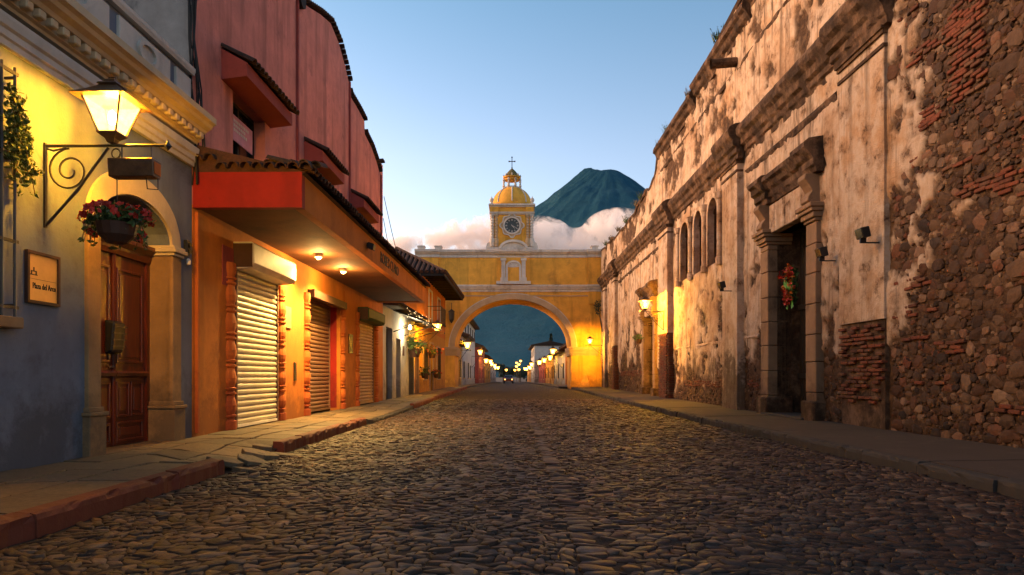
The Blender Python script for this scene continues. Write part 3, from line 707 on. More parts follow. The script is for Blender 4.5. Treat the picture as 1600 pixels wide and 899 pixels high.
    for p, q in ((5.1, 6.55), (6.75, 8.05), (8.25, 9.45), (9.62, 10.04)):
        m = MB(); m.box(-.03, .022, p, q, 5.02, 5.42); m.build('parapet_panel', M['white_trim'], pao, bevel=.01)
        if q-p > .8:
            m = MB(); cc = (p+q)/2
            m.ring([(cc+.24*math.cos(R(x)), 5.22+.155*math.sin(R(x))) for x in range(0, 361, 20)], [(cc+.17*math.cos(R(x)), 5.22+.10*math.sin(R(x))) for x in range(0, 361, 20)], lambda p_, d: (d, p_[0], p_[1]), .02, .06); m.build('oval_medallion', M['white_trim'], pao)
    # window with grille at the left edge
    wn_ = MB(); wn_.box(-.30, -.26, win[0], win[1], win[2], win[3]); wo = wn_.build('window', M['glass'], t)
    bar = MB(); bar.tube([(.11, 0, 0), (.11, 0, 2.35)], .013, 6); bme = bar.mesh('grille_bar', M['iron'])
    for i in range(9): piece('grille_bar', bme, t, (0, win[0]+.06+i*(win[1]-win[0]-.02)/8, 1.6))
    for z in (1.68, 2.3, 3.1, 3.88): MB().box(.10, .12, win[0]+.02, win[1]+.08, z, z+.03).build('grille_rail', M['iron'], t)
    for yy in (win[0]+.04, win[1]+.06):
        for z in (1.71, 3.85): MB().box(-.02, .099, yy-.012, yy+.012, z, z+.02).build('grille_tie', M['iron'], t)
    sl_ = MB(); sl_.box(-.2, .15, win[0]-.02, win[1]+.11, 1.50, 1.605); sl_.build('window_sill', M['stone'], t, bevel=.01)
blue_house()
wl1 = wall_lantern(FL, 6.97, 3.40, .70, 1.27, .68, 'large black scroll bracket lantern shining on the blue house', 310)
# hanging sign board below the arm
t = thing('hanging_sign', 'small dark box sign hanging under the big lantern arm', 'sign', FL, (.95, 6.97, 3.05))
MB().prof_x([(6.90, 3.07), (7.04, 3.07), (7.06, 3.25), (6.88, 3.25)], .70, 1.16).build('sign_box', M['tin'], t, bevel=.006)
MB().box(1.161, 1.168, 6.91, 7.03, 3.10, 3.22).build('sign_end', M['orange_trim'], t)
for x in (.80, 1.10): MB().tube([(x, 6.97, 3.245), (x, 6.97, 3.39)], .009, 5).build('hanger', M['iron'], t)
MB().tube([(.74+.045*math.cos(R(q)), 6.97, 3.32+.05*math.sin(R(q))) for q in range(0, 361, 30)], .009, 5).build('hook', M['iron'], t)
MB().tube([(1.05, 6.97, 3.07), (1.06, 6.97, 2.96), (1.17, 6.97, 2.95), (1.17, 6.97, 3.06)], .006, 5).build('wire_loop', M['iron'], t)
# flower basket hanging from the bracket
t = thing('flower_basket', 'hanging basket of red flowers in front of arched doorway', 'flower basket', FL, (.75, 6.97, 2.42))
MB().lathe([(0, 0), (.10, .01), (.17, .08), (.20, .20), (.185, .20), (.0, .15)], (.75, 6.97, 2.40), 14).build('basket', M['brown_box'], t)
MB().tube([(.75, 6.97, 2.6), (.75, 6.97, 3.07)], .005, 4).build('wire', M['iron'], t)
f = leaves(MB(), (.75, 6.97, 2.66), .30, 420, .035, (1, .9, .48), 4); f.build('foliage', M['leaf'], t, fix=False)
r_ = np.random.default_rng(5); pts = []
for _ in range(90):
    d = r_.normal(0, 1, 3); d /= np.linalg.norm(d); d[2] = abs(d[2])*.5-.08
    pts.append((.75+d[0]*.34, 6.97+d[1]*.3, 2.66+d[2]*.36))
tw_ = MB(); tl_ = MB()
for k in range(11):
    an = r_.uniform(0, 2*math.pi); p = [(.75+.15*math.cos(an), 6.97+.15*math.sin(an), 2.62)]
    for q in range(6): l = p[-1]; p.append((l[0]+math.cos(an)*.038*(1-q/7)+r_.normal(0, .012), l[1]+math.sin(an)*.038*(1-q/7)+r_.normal(0, .012), l[2]+.035-.028*q))
    tw_.tube(p, .004, 4, False)
    for l in p[2:]: leaves(tl_, l, .03, 3, .026, seed=int(r_.integers(9999)))
    pts.append(p[-2])
tw_.build('trailing_stem', M['dry_leaf'], t, fix=False); tl_.build('trailing_leaves', M['leaf'], t, fix=False)
flowers(MB(), pts, .038).build('blooms', M['bloom'], t, fix=False, kind='stuff')
# vine at the grilled window
t = thing('hanging_vine', 'trailing vine hanging on the window grille at the photo edge', 'vine', FL, (.15, 6.4, 3.6))
v = MB(); lv = MB(); r_ = np.random.default_rng(9)
for k in range(16):
    y0, z0 = 6.25+r_.random()*.18, 3.2+r_.random()*.55; p = [(.16, y0, z0)]
    for q in range(7):
        l = p[-1]; p.append((l[0]+r_.normal(0, .02), l[1]+r_.uniform(-.01, .055), l[2]-r_.uniform(.02, .10)))
    v.tube(p, .004, 4, False)
    for l in p: leaves(lv, l, .05, 6, .026, seed=int(r_.integers(9999)))
leaves(lv, (.16, 6.34, 3.35), .28, 260, .028, (.5, .5, 1.3), 21)
v.build('stem', M['dry_leaf'], t, fix=False); lv.build('foliage', M['leaf'], t, fix=False)
# plaque
t = thing('wall_plaque', 'lettered brass plaque in dark frame on the blue wall', 'plaque', FL, (0, 6.92, 1.8))
MB().box(.003, .022, 6.71, 7.135, 1.80, 2.27).build('plate', plain('brass_plate', (0.62, 0.36, 0.12), 0.35, 0.1, 6, 0.05, metal=0.3), t)
fm = MB(); o4 = [(6.685, 1.775), (7.16, 1.775), (7.16, 2.295), (6.685, 2.295), (6.685, 1.775)]; i4 = [(6.715, 1.805), (7.13, 1.805), (7.13, 2.265), (6.715, 2.265), (6.715, 1.805)]
fm.ring(o4, i4, lambda p, d: (d, p[0], p[1]), .004, .04); fm.build('frame', M['brown_box'], t)
tx = MB(); put_text(tx, 'Plaza del Arco', .085, lambda a, b, d: (.0245+d, 6.775+a, 1.925+b), width=.335, depth=.004); tx.build('lettering', M['plastic'], t)
lg = MB(); lg.box(.0225, .026, 6.74, 6.84, 2.055, 2.065); lg.box(.0225, .026, 6.75, 6.765, 2.065, 2.09); lg.box(.0225, .026, 6.815, 6.83, 2.065, 2.09); lg.box(.0225, .026, 6.75, 6.83, 2.09, 2.10); lg.box(.0225, .026, 6.783, 6.797, 2.10, 2.135); lg.box(.0225, .025, 6.74, 7.11, 2.018, 2.021)
lg.build('emblem', M['plastic'], t)
t = thing('wall_intercom', 'small dark bell box and lamp right of the arched doorway', 'intercom', FL, (0, 9.9, 2.6))
MB().box(.002, .06, 9.84, 9.94, 2.80, 3.02).build('box', M['plastic'], t, bevel=.01)
for z in (2.86, 2.95): MB().tube([(.06, 9.89, z), (.085, 9.89, z)], .035, 10).build('speaker', M['plastic'], t)
MB().lathe([(0, 0), (.03, .01), (.035, .06), (.02, .09), (0, .10)], (.05, 9.9, 2.66), 10).build('bulb_cover', M['paper'], t)
t = thing('letter_basket', 'black wire letter basket hung on the wooden door', 'letter basket', FL, (-.24, 8.58, 1.3))
lb = MB(); lb.prof_y([(-.30, 1.32), (-.20, 1.36), (-.17, 1.72), (-.30, 1.76)], 8.46, 8.72); lb.build('basket_body', M['plastic'], t, bevel=.02)
for z in (1.42, 1.5, 1.58, 1.66): MB().box(-.205+(z-1.36)*.09, -.185+(z-1.36)*.09, 8.45, 8.73, z, z+.018).build('bar', M['iron'], t)

# ------------------------------------------------------------------ pink and orange building with canopy
def tile_mesh(L=.36, r=.085, name='roof_tile'):
    m = MB(); n = 6; vs = []
    for (y, rr) in ((0, r), (L, r*.82)):
        for k in (0, 1):
            for j in range(n+1):
                t_ = math.pi*j/n; q = rr-(.016 if k else 0); vs.append((y, q*math.cos(t_), q*math.sin(t_)))
    N = n+1; fs = []
    for j in range(n):
        fs += [(j, j+1, 2*N+j+1, 2*N+j), (N+j, 3*N+j, 3*N+j+1, N+j+1), (j, N+j, N+j+1, j+1), (2*N+j, 2*N+j+1, 3*N+j+1, 3*N+j)]
    fs += [(0, 2*N, 3*N, N), (n, N+n, 3*N+n, 2*N+n)]
    return m.add(vs, fs).mesh(name, M['tile'])
TILE = tile_mesh()
def shutter(t, y0, y1, z0, z1, x, mat, box=None, boxm=None, proj=.36, n=None):
    H = .098; m = MB(); m.prof_y([(0, 0), (.014, .006), (.03, .03), (.033, .06), (.02, .086), (0, H)], y0, y1)
    bk = MB(); bk.box(x-.03, x-.004, y0, y1, z0, z1); s = bk.build('roller_shutter', M[mat], t)
    me = m.mesh('slat', M[mat], off=(0, 0, 0))
    z = z0+.05
    while z+H < z1:
        piece('slat', me, s, (x, ORG[s].y, z) if False else Vector((x, 0, z))); z += H+.004
    b = MB(); b.box(x-.03, x+.045, y0, y1, z0, z0+.05); b.build('bottom_rail', M['steel_box' if mat == 'steel' else mat], s)
    for yy in (y0-.045, y1): 
        g_ = MB(); g_.box(x-.04, x+.05, yy, yy+.045, z0, z1); g_.build('guide_rail', M['steel_dark'], s)
    if box:
        b = MB(); b.prof_y([(0.0, box[0]), (proj*.75, box[0]+.02), (proj, box[0]+.10), (proj, box[1]-.04), (proj-.05, box[1]), (0.0, box[1])], y0-.12, y1+.12); b.build('shutter_box', M[boxm], s, bevel=.006)
        for yy in (y0-.128, y1+.121): MB().box(.0, proj-.03, yy, yy+.007, box[0]+.03, box[1]-.03).build('box_end_plate', M['brown_box'], s)
    return s
def baluster(t, yc, z0, z1, w, mat):
    """half-round turned pilaster beside a door"""
    prof = []; H = .46; z = z0+.18
    prof += [(1.0, z0), (1.0, z0+.14), (.8, z0+.15)]
    while z < z1-.05:
        for f, r in ((0, .62), (.06, .62), (.07, .95), (.13, .98), (.15, .70), (.30, .92), (.48, 1.0), (.66, .88), (.84, .66), (.90, .95), (.96, .95), (.98, .62)):
            prof.append((r, z+f*H))
        z += H
    prof = [(r, zz) for r, zz in prof if zz < z1]+[(.62, z1)]
    m = MB(); n = 7; vs = []
    for r, zz in prof:
        for j in range(n): a = math.pi*j/(n-1); vs.append((.10*r*math.sin(a)-.002, yc-w*r*math.cos(a), zz))
    fs = [(i*n+j, i*n+j+1, (i+1)*n+j+1, (i+1)*n+j) for i in range(len(prof)-1) for j in range(n-1)]
    m.add(vs, fs).build('turned_pilaster', M[mat], t, smooth=False)
def pink_building():
    Y0, Y1 = 10.13, 24.15
    t = thing('pink_building', 'pink upper storey over orange shopfront with curved tiled parapet', 'building', FL, (0, Y0, 0))
    knots = [(Y0, 8.2), (12.6, 8.3), (13.6, 8.6), (14.5, 9.15), (14.82, 9.25), (14.84, 9.35), (15.6, 9.5), (16.6, 9.85), (17.5, 10.1), (18.3, 9.98), (18.95, 9.66), (19.36, 9.40), (19.40, 9.06), (20.6, 9.05), (21.3, 9.0), (21.36, 8.62), (22.3, 8.53), (23.1, 8.3), (23.7, 8.06), (23.74, 8.5), (Y1, 8.5)]
    top = lambda y: float(np.interp(y, [k[0] for k in knots], [k[1] for k in knots]))
    wins = [(11.55, 13.0, 4.35, 5.9), (15.75, 17.0, 4.45, 5.85), (19.75, 21.1, 4.5, 5.8)]
    ops = wins + [(11.63, 13.65, 0, 2.97), (15.7, 18.45, 0, 3.0), (20.5, 22.8, 0, 2.95)]
    XF = -0.0
    w = MB(); strip_wall(w, lin(Y0, Y1, 70)+[k[0] for k in knots], top, wins, 0, -.42, 3.60, YZ); w.build('upper_wall', M['pink'], t)
    lw = MB(); strip_wall(lw, lin(Y0, Y1, 10), 3.598, [o for o in ops if o[2] == 0], .002, -.42, 0, YZ); lw.build('shop_wall', M['orange'], t)
    sd = MB(); sd.box(-9, -.43, Y0, Y0+.35, 0, 8.1); sd.box(-9, -.003, Y0-.014, Y0-.003, 4.75, 8.2); sd.build('side_wall', M['grey_wall'], t)
    sd = MB(); sd.box(-9, -.43, Y1-.35, Y1, 0, 7.6); sd.build('side_wall', M['grey_wall'], t)
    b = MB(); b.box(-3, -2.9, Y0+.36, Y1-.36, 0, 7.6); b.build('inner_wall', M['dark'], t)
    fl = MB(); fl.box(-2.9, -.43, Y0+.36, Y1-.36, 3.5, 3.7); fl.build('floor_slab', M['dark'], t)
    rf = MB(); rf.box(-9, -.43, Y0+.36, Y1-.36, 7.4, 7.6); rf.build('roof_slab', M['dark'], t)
    for y in (14.83, 19.38, 23.74): m = MB(); m.box(0, .05, y-.035, y+.035, 3.6, top(y-.06)-.02); m.build('wall_strip', M['pink_dark'], t)
    # tiles along the parapet curve
    y = Y0+.1
    while y < Y1-.05:
        s = (top(y+.1)-top(y-.1))/.2
        s = max(-2.0, min(2.0, s))
        piece('roof_tile', TILE, t, (-.52, y, top(y)-.01), (math.atan(s)*1.0, R(-6), 0), (1.75, 1.0, 1.1)); y += .165/math.sqrt(1+s*s)
    MB().tube([(-.2, y_, top(y_)+.0) for y_ in lin(Y0, Y1, 120)], .10, 6).build('coping_mortar', M['tile'], t)
    m = MB(); m.tube([(-.1, 15.0, 9.33), (.10, 15.0, 9.33)], .20, 12); m.build('scroll_end', M['tile'], t)
    # window hoods
    for (p, q, z) in ((11.1, 13.3, 5.93), (15.35, 17.25, 5.90), (19.4, 21.45, 5.86)):
        h = MB(); h.prof_y([(0, z-.05), (.42, z), (.42, z+.22), (0, z+.45)], p, q); ho = h.build('window_hood', M['pink_dark'], t)
        y = p+.05
        while y < q:
            piece('roof_tile', TILE, ho, (.52, y, z+.22), (0, R(-27), math.pi), (1.7, 1, 1)); y += .165
    for i, (p, q, a, b_) in enumerate(wins):
        g_ = MB(); g_.box(-.30, -.27, p, q, a, b_); wo = g_.build('window', M['glass'], t)
        fr = MB()
        for yy in (p, (p+q)/2-.03, q-.06): fr.box(-.26, -.21, yy, yy+.06, a, b_)
        fr.box(-.262, -.212, p, q, b_-.06, b_); fr.box(-.262, -.212, p, q, a, a+.06); fr.build('window_frame', M['dark_wood'], wo)
    sg = MB(); sg.box(-.16, -.14, 11.75, 12.75, 5.18, 5.62); so_ = sg.build('window_sign', M['pink_sign'], t)
    lt = MB()
    for z, n_ in ((5.50, 9), (5.42, 7), (5.34, 8)):
        for k in range(n_): lt.box(-.139, -.135, 11.9+k*.075, 11.9+k*.075+.05, z, z+.05)
    lt.build('faded_lettering', M['paper'], so_)
    # canopy
    cx0, cx1, ce = 0.003, 1.63, 23.3
    cz0, cz1 = 3.55, 4.08
    fa = MB(); fa.box(cx1-.14, cx1, Y0+.142, ce-.142, cz0, cz1); fa.build('fascia', M['orange'], t)
    for yy, mm in ((Y0+.0, 'red'), (ce-.14, 'orange')):
        e = MB(); e.box(cx0, cx1-.002, yy+.002, yy+.14, cz0+.002, cz1-.002); e.build('canopy_end', M[mm], t)
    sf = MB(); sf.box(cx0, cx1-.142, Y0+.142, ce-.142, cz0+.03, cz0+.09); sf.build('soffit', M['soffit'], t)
    cr = MB(); cr.prof_y([(cx0, cz1-.05), (cx1-.01, cz1-.05), (cx1+.04, cz1+.005), (cx0, cz1+.42)], Y0+.01, ce-.01); cr.build('canopy_roof', M['tile'], t)
    sl = math.atan2(.42, 1.6)
    y = Y0+.06; 
    while y < ce:
        for r in range(2):
            piece('roof_tile', TILE, t, (cx1+.15-r*.32, y+random.gauss(0, .008), cz1+.015+r*.32*math.tan(sl)+random.gauss(0, .006)), (0, -sl, math.pi+random.gauss(0, .03)), (1.05, 1.0, 1.0))
        if y < Y0+.2:
            pass
        y += .172
    x = .10
    while x < cx1+.1:                      # verge tiles on the near end
        z = cz1+.02+.42*(1-x/1.63)*.6
        piece('verge_tile', TILE, t, (x, Y0-.10, cz1+.03+(.12 if x < .3 else 0.0)+random.gauss(0, .008)), (0, R(-14), R(90)+random.gauss(0, .05)), (1.2, 1.05, 1.1)); x += .178
        piece('verge_tile', TILE, t, (x-.09, Y0+.12, cz1+.12+random.gauss(0, .01)), (0, R(-14), R(90)+random.gauss(0, .05)), (1.2, 1.05, 1.1))
    W_ = "ROBE'S CLARO"; ext = lambda s_: max(v[0] for v in text_mb(s_, .36)[0])
    kx = 2.35/ext(W_)
    for i_, ch in enumerate(W_):
        if ch == ' ': continue
        x_e = ext(W_[:i_+1]); vs_, fs_2 = text_mb(ch, .36, .012); xm = max(v[0] for v in vs_)
        MB().add([(cx1+.004+v[2]+.006, 15.75+(x_e-xm+v[0])*kx, cz0+.14+v[1]) for v in vs_], fs_2).build('letter', M['brown_box'], t)
    # shop front
    shutter(t, 11.68, 13.6, .17, 3.0, -.02, 'steel', (2.87, 3.33), 'steel_box')
    shutter(t, 15.75, 18.4, .17, 3.0, -.32, 'steel_dark')
    shutter(t, 20.55, 22.75, .19, 2.95, -.08, 'steel_mid', (2.72, 3.12), 'green_box', .34)
    m = MB(); m.box(.005, .16, 15.6, 18.55, 2.86, 3.04); m.build('door_lintel', M['brown_box'], t)
    for yc in (11.42, 13.86, 15.50, 18.66, 20.30, 22.98): baluster(t, yc, .16, 2.95, .17, 'orange_trim')
    for yc in (11.42,):
        m = MB(); m.box(.001, .012, 11.12, 11.62, 2.55, 3.2); m.build('paint_patch', M['pink_dark'], t)
    for (p, q, a, b_, mm) in ((14.0, 14.42, 2.05, 2.5, 'steel_mid'), (14.62, 14.76, .95, 1.35, 'plastic'), (19.3, 19.75, 1.7, 2.25, 'plastic')):
        m = MB(); m.box(.004, .03, p, q, a, b_); m.build('wall_notice', M[mm], t, bevel=.004)
    m = MB(); m.box(-.318, -.30, 17.0, 17.5, 2.3, 2.55) if False else m.box(.006, .02, 18.8, 18.84, .2, 3.4); m.build('pipe', M['orange_trim'], t)
    m = MB(); m.box(-.40, -.10, 18.445, 18.448, .2, 2.9); m.build('reveal_lining', M['red'], t)
    ld = MB(); ld.box(.004, .05, Y0+.06, Y0+.12, .2, 3.5); ld.build('corner_strip', M['orange_trim'], t)
    return t
pink_building()
for k, (y, lab) in enumerate(((14.1, 'lit round spotlight under the canopy nearer the white shutter box'), (16.05, 'lit round spotlight under the canopy above the brown shutter'))):
    t = thing('canopy_spotlight', lab, 'spotlight', FL, (.70, y, 3.5), 'spotlights under the red canopy')
    MB().lathe([(.085, .08), (.085, .03), (.07, .0), (.055, .0), (.055, .03)], (.70, y, 3.50), 12).build('housing', M['steel_box'], t)
    MB().lathe([(0, -.03), (.03, -.02), (.045, .01), (.045, .03), (0, .03)], (.70, y, 3.49), 10).build('bulb', M['spot'], t)
    point(t, (.70, y, 3.43), 30, .05, (1.0, 0.60, 0.17))
    sp_ = bpy.data.lights.new('lamp_light', 'SPOT'); sp_.energy = 340; sp_.color = (1.0, 0.60, 0.17); sp_.spot_size = R(150); sp_.spot_blend = 0.7; sp_.shadow_soft_size = .04
    so2 = bpy.data.objects.new('lamp_light', sp_); COL.objects.link(so2); so2.parent = t; so2.location = Vector((.70, y, 3.44))-ORG[t]
t = thing('fascia_floodlight', 'small black floodlight fixed to the orange canopy fascia', 'floodlight', FL, (1.64, 14.4, 3.7))
MB().box(1.64, 1.66, 14.37, 14.43, 3.78, 3.86).build('bracket', M['plastic'], t); MB().prof_y([(1.66, 3.74), (1.78, 3.70), (1.80, 3.82), (1.68, 3.86)], 14.3, 14.5).build('lamp_head', M['plastic'], t)
# cables at the corner between the houses
t = thing('cable_bundle', 'loose black cables hanging at the pink building corner', 'cable', FL, (.03, 10.1, 4.2))
for k in range(7):
    x0 = random.uniform(-.05, .06); p = [(x0-.1, 10.12+random.uniform(-.06, .02), 8.2)]
    for q in range(6): p.append((x0+.03*q*random.uniform(.2, 1), 10.08+random.uniform(-.05, .06)+(.02*q*k/3 if q > 2 else 0), 8.2-.72*(q+1)))
    MB().tube(p, .012, 4).build('cable', M['cable'], t, fix=False)
for k, (a, b) in enumerate((((.05, 24.1, 7.4), (.6, 24.9, 4.7)), ((.05, 24.0, 6.6), (.4, 24.6, 4.5)))):
    m = MB(); m.tube([Vector(a).lerp(Vector(b), q/6)-Vector((0, 0, .12*math.sin(math.pi*q/6))) for q in range(7)], .014, 4)
    m.build('overhead_wire', M['cable'], frame=FL, org=a, label=('upper thin wire slanting down from the pink building end', 'lower thin wire slanting down from the pink building end')[k], cat='wire', group='wires at the pink building')

# ------------------------------------------------------------------ off-white house, ochre house
def white_house():
    Y0, Y1 = 24.15, 31.4
    t = thing('white_house', 'offwhite low house front with two dark doors after the canopy', 'house', FL, (0, Y0, 0))
    ops = [(24.75, 25.95, 0, 2.85), (26.75, 27.75, 0, 2.55), (29.7, 30.9, .2, 2.8)]
    w = MB(); strip_wall(w, lin(Y0, Y1, 4), 3.75, ops, 0, -.4, 0, YZ); w.build('wall', M['white_wall'], t)
    for i, (p, q, a, b) in enumerate(ops[:2]):
        d = MB(); d.box(-.25, -.19, p, q, .15, b); do = d.build('door', M['dark_wood'], t)
        for z0, z1 in ((.4, 1.2), (1.35, b-.2)):
            for (c_, e) in ((p+.1, (p+q)/2-.05), ((p+q)/2+.05, q-.1)): MB().box(-.19, -.17, c_, e, z0, z1).build('door_panel', M['dark_wood'], do)
    d = MB(); d.box(-.25, -.2, 29.7, 30.9, .2, 2.8); wo = d.build('window', M['glass'], t)
    for k in range(6): MB().tube([(.04, 29.75+k*.22, .25), (.04, 29.75+k*.22, 2.75)], .014, 5).build('window_bar', M['iron'], wo)
    r = MB(); r.prof_y([(.55, 3.55), (.55, 3.62), (-3.5, 5.3), (-3.5, 3.6), (-.4, 3.6)], Y0+.02, Y1); ro = r.build('roof', M['tile'], t)
    y = Y0+.1
    while y < Y1: piece('roof_tile', TILE, t, (.62, y, 3.61), (0, -R(22), math.pi), (1.3, 1, 1)); y += .175
    MB().box(.003, .03, 28.2, 28.5, 1.9, 2.3).build('notice', M['brown_box'], t)
white_house()
t = thing('string_light_awning', 'dark awning hung with tiny warm string lights', 'awning', FL, (0, 28.2, 3.2))
a = MB(); a.prof_y([(.02, 3.55), (1.25, 3.12), (1.27, 3.16), (.02, 3.62)], 26.0, 31.2); a.build('awning_sheet', M['dark_wood'], t)
for y in (26.1, 28.6, 31.1): MB().tube([(.01, y, 2.75), (1.15, y, 3.13)], .02, 5).build('strut', M['iron'], t)
bm_ = MB().lathe([(0, -.015), (.013, 0), (0, .015)], n=6).mesh('fairy_bulb', M['fairy'])
for k in range(44):
    y = 22.9+8.2*k/43; piece('fairy_bulb', bm_, t, (1.05+.2*math.sin(k*1.7)+.12*random.random(), y, 3.30-.16*abs(math.sin(k*.55))+random.uniform(-.1, .12)))
wv = MB(); wv.tube([(1.1, 22.9+8.2*k/30, 3.27-.10*abs(math.sin(k*.8))) for k in range(31)], .006, 4); wv.build('string_wire', M['cable'], t)
t = thing('white_wall_lamp', 'bright white wall lamp lighting the offwhite house front', 'lamp', FL, (.12, 28.0, 2.95))
MB().tube([(.0, 28.0, 3.1), (.3, 28.0, 3.12)], .015, 6).build('arm', M['iron'], t)
MB().lathe([(0, -.10), (.055, -.07), (.065, 0), (.04, .06), (0, .08)], (.34, 28.0, 3.07), 10).build('bulb', M['spot'], t)
point(t, (.36, 28.0, 2.9), 40, .05, (1.0, 0.80, 0.45))
def planter(frame, x, y, z, s, label, seed, mat='leaf', bloom=None, group='wall planters'):
    t = thing('hanging_planter', label, 'planter', frame, (x, y, z), group)
    MB().lathe([(0, 0), (.12*s, .01), (.17*s, .22*s), (.15*s, .22*s), (0, .18*s)], (x, y, z), 10).build('pot', M['brown_box'], t)
    leaves(MB(), (x, y, z+.30*s), .30*s, 160, .045*s, (1, 1, .8), seed).build('foliage', M[mat], t, fix=False)
    if bloom:
        r2 = np.random.default_rng(seed); flowers(MB(), [(x+r2.normal(0, .16)*s, y+r2.normal(0, .16)*s, z+s*(.33+r2.normal(0, .09))) for _ in range(40)], .04*s).build('blooms', M[bloom], t, fix=False, kind='stuff')
    return t
planter(FL, .32, 29.3, 1.85, 1.7, 'bushy green planter on the offwhite house wall', 31)
planter(FL, .40, 34.6, 1.95, 1.2, 'planter of red flowers on the ochre house wall', 32, bloom='bloom')
planter(FL, .30, 32.6, .95, 1.1, 'low planter beneath the lantern on the ochre house', 33)
planter(FL, .25, 37.6, .95, 1.0, 'low planter near the left foot of the arch', 34, bloom='bloom')
def ochre_house():
    Y0, Y1 = 31.4, 44.2
    t = thing('ochre_house', 'ochre corner house with wide overhanging tiled hip roof', 'house', FL, (0, Y0, 0))
    ops = [(31.75, 32.3, .15, 2.6), (34.0, 35.2, .9, 2.7), (36.6, 37.8, .2, 2.8), (39.6, 40.9, .9, 2.7), (36.2, 37.4, 3.9, 5.6), (40.0, 41.2, 3.9, 5.6)]
    w = MB(); strip_wall(w, lin(Y0, Y1, 4), 3.42, ops[:4], 0, -.4, 0, YZ); w.build('wall', M['ochre'], t)
    w = MB(); strip_wall(w, lin(34.6, Y1, 4), 6.2, ops[4:], .004, -.4, 3.422, YZ); w.build('upper_wall', M['orange'], t)
    lr = MB(); lr.prof_y([(.5, 3.5), (.5, 3.57), (-3.5, 5.0), (-3.5, 3.5)], Y0+.02, 34.58); lr.build('low_roof', M['tile'], t)
    sd = MB(); sd.box(-7, -.41, 34.6, 34.9, 3.4, 6.2); sd.build('side_wall', M['orange'], t)
    for i, (p, q, a, b) in enumerate(ops):
        g_ = MB(); g_.box(-.22, -.18, p, q, a, b); o = g_.build('window' if i not in (0, 2) else 'door', M['glass'] if i not in (0, 2) else M['dark_wood'], t)
        f = MB(); f.ring([(p-.1, a-.06), (q+.1, a-.06), (q+.1, b+.1), (p-.1, b+.1), (p-.1, a-.06)], [(p, a), (q, a), (q, b), (p, b), (p, a)], lambda p_, d: (d, p_[0], p_[1]), .001, .06); f.build('surround', M['white_trim'] if i > 3 else M['arch_ring'], o)
        if i in (1, 3):
            for k in range(6): MB().tube([(.10, p+.05+k*(q-p-.1)/5, a), (.10, p+.05+k*(q-p-.1)/5, b)], .015, 5).build('grille_bar', M['iron'], o)
    bal = MB(); bal.box(.0, .75, 35.7, 37.9, 3.76, 3.86); bo = bal.build('balcony', M['dark_wood'], t)
    for k in range(9): MB().tube([(.72, 35.75+k*.26, 3.86), (.72, 35.75+k*.26, 4.7)], .014, 5).build('baluster', M['iron'], bo)
    rl = MB(); rl.tube([(0.0, 35.75, 4.71), (.72, 35.75, 4.71), (.72, 37.85, 4.71), (0, 37.85, 4.71)], .02, 5); rl.build('handrail', M['iron'], bo)
    # hip roof: eaves 1.75 out, near eave at y = 33.2 on the upper storey
    e0, e1, xo, xi, ze, zr = 33.9, 45.0, 1.12, -7.5, 6.2, 8.0
    A, B, C_, D = (xo, e0, ze), (xo, e1, ze), (xi, e1, ze), (xi, e0, ze); E, F = (-1.9, e0+3.4, zr), (-1.9, e1-3.4, zr)
    r = MB(); r.add([A, B, C_, D, E, F], [(0, 1, 5, 4), (1, 2, 5), (2, 3, 4, 5), (3, 0, 4), (0, 3, 2, 1)]); r.build('roof', M['tile'], t)
    tl = MB()
    def run(p0, p1, r0=.10):
        tl.tube([Vector(p0)+(Vector(p1)-Vector(p0))*f+Vector((0, 0, .03)) for f in (0, .25, .5, .75, 1)], [r0, r0*.9, r0, r0*.9, r0], 6)
    k = 0
    while True:
        x = xo-.12-k*.26
        if x < xi+.2: break
        f = (xo-x)/(xo+1.9) if x > -1.9 else (x-xi)/(-1.9-xi)
        run((x, e0-.06, ze+.01), (x, e0+3.4*f, ze+(zr-ze)*f)); k += 1
    y = e0+.13
    while y < e1:
        f = min(1, (y-e0)/3.4, (e1-y)/3.4); run((xo+.05, y, ze+.01), (xo-(xo+1.9)*f, y, ze+(zr-ze)*f)); y += .26
    run(A, E, .13)
    tl.build('roof_tile_courses', M['tile'], t, kind='stuff', fix=False)
    fa = MB(); fa.ring([(xo-.02, e0+.02), (xo-.02, e1), (xi, e1), (xi, e0+.02), (xo-.02, e0+.02)], [(xo-.1, e0+.1), (xo-.1, e1-.1), (xi+.1, e1-.1), (xi+.1, e0+.1), (xo-.1, e0+.1)], lambda p_, d: (p_[0], p_[1], d), ze-.16, ze-.02); fa.build('eave_board', M['dark_wood'], t)
    rf_ = MB().box(0, 1.02, -.06, .06, -.14, 0).mesh('rafter', M['dark_wood'])
    y = e0+.4
    while y < e1: piece('rafter', rf_, t, (0.02, y, ze-.03)); y += .75
ochre_house()
wall_lantern(FL, 32.5, 3.10, .92, 1.25, .62, 'lit bracket lantern on the ochre house left of the arch', 480, pane='far_pane')
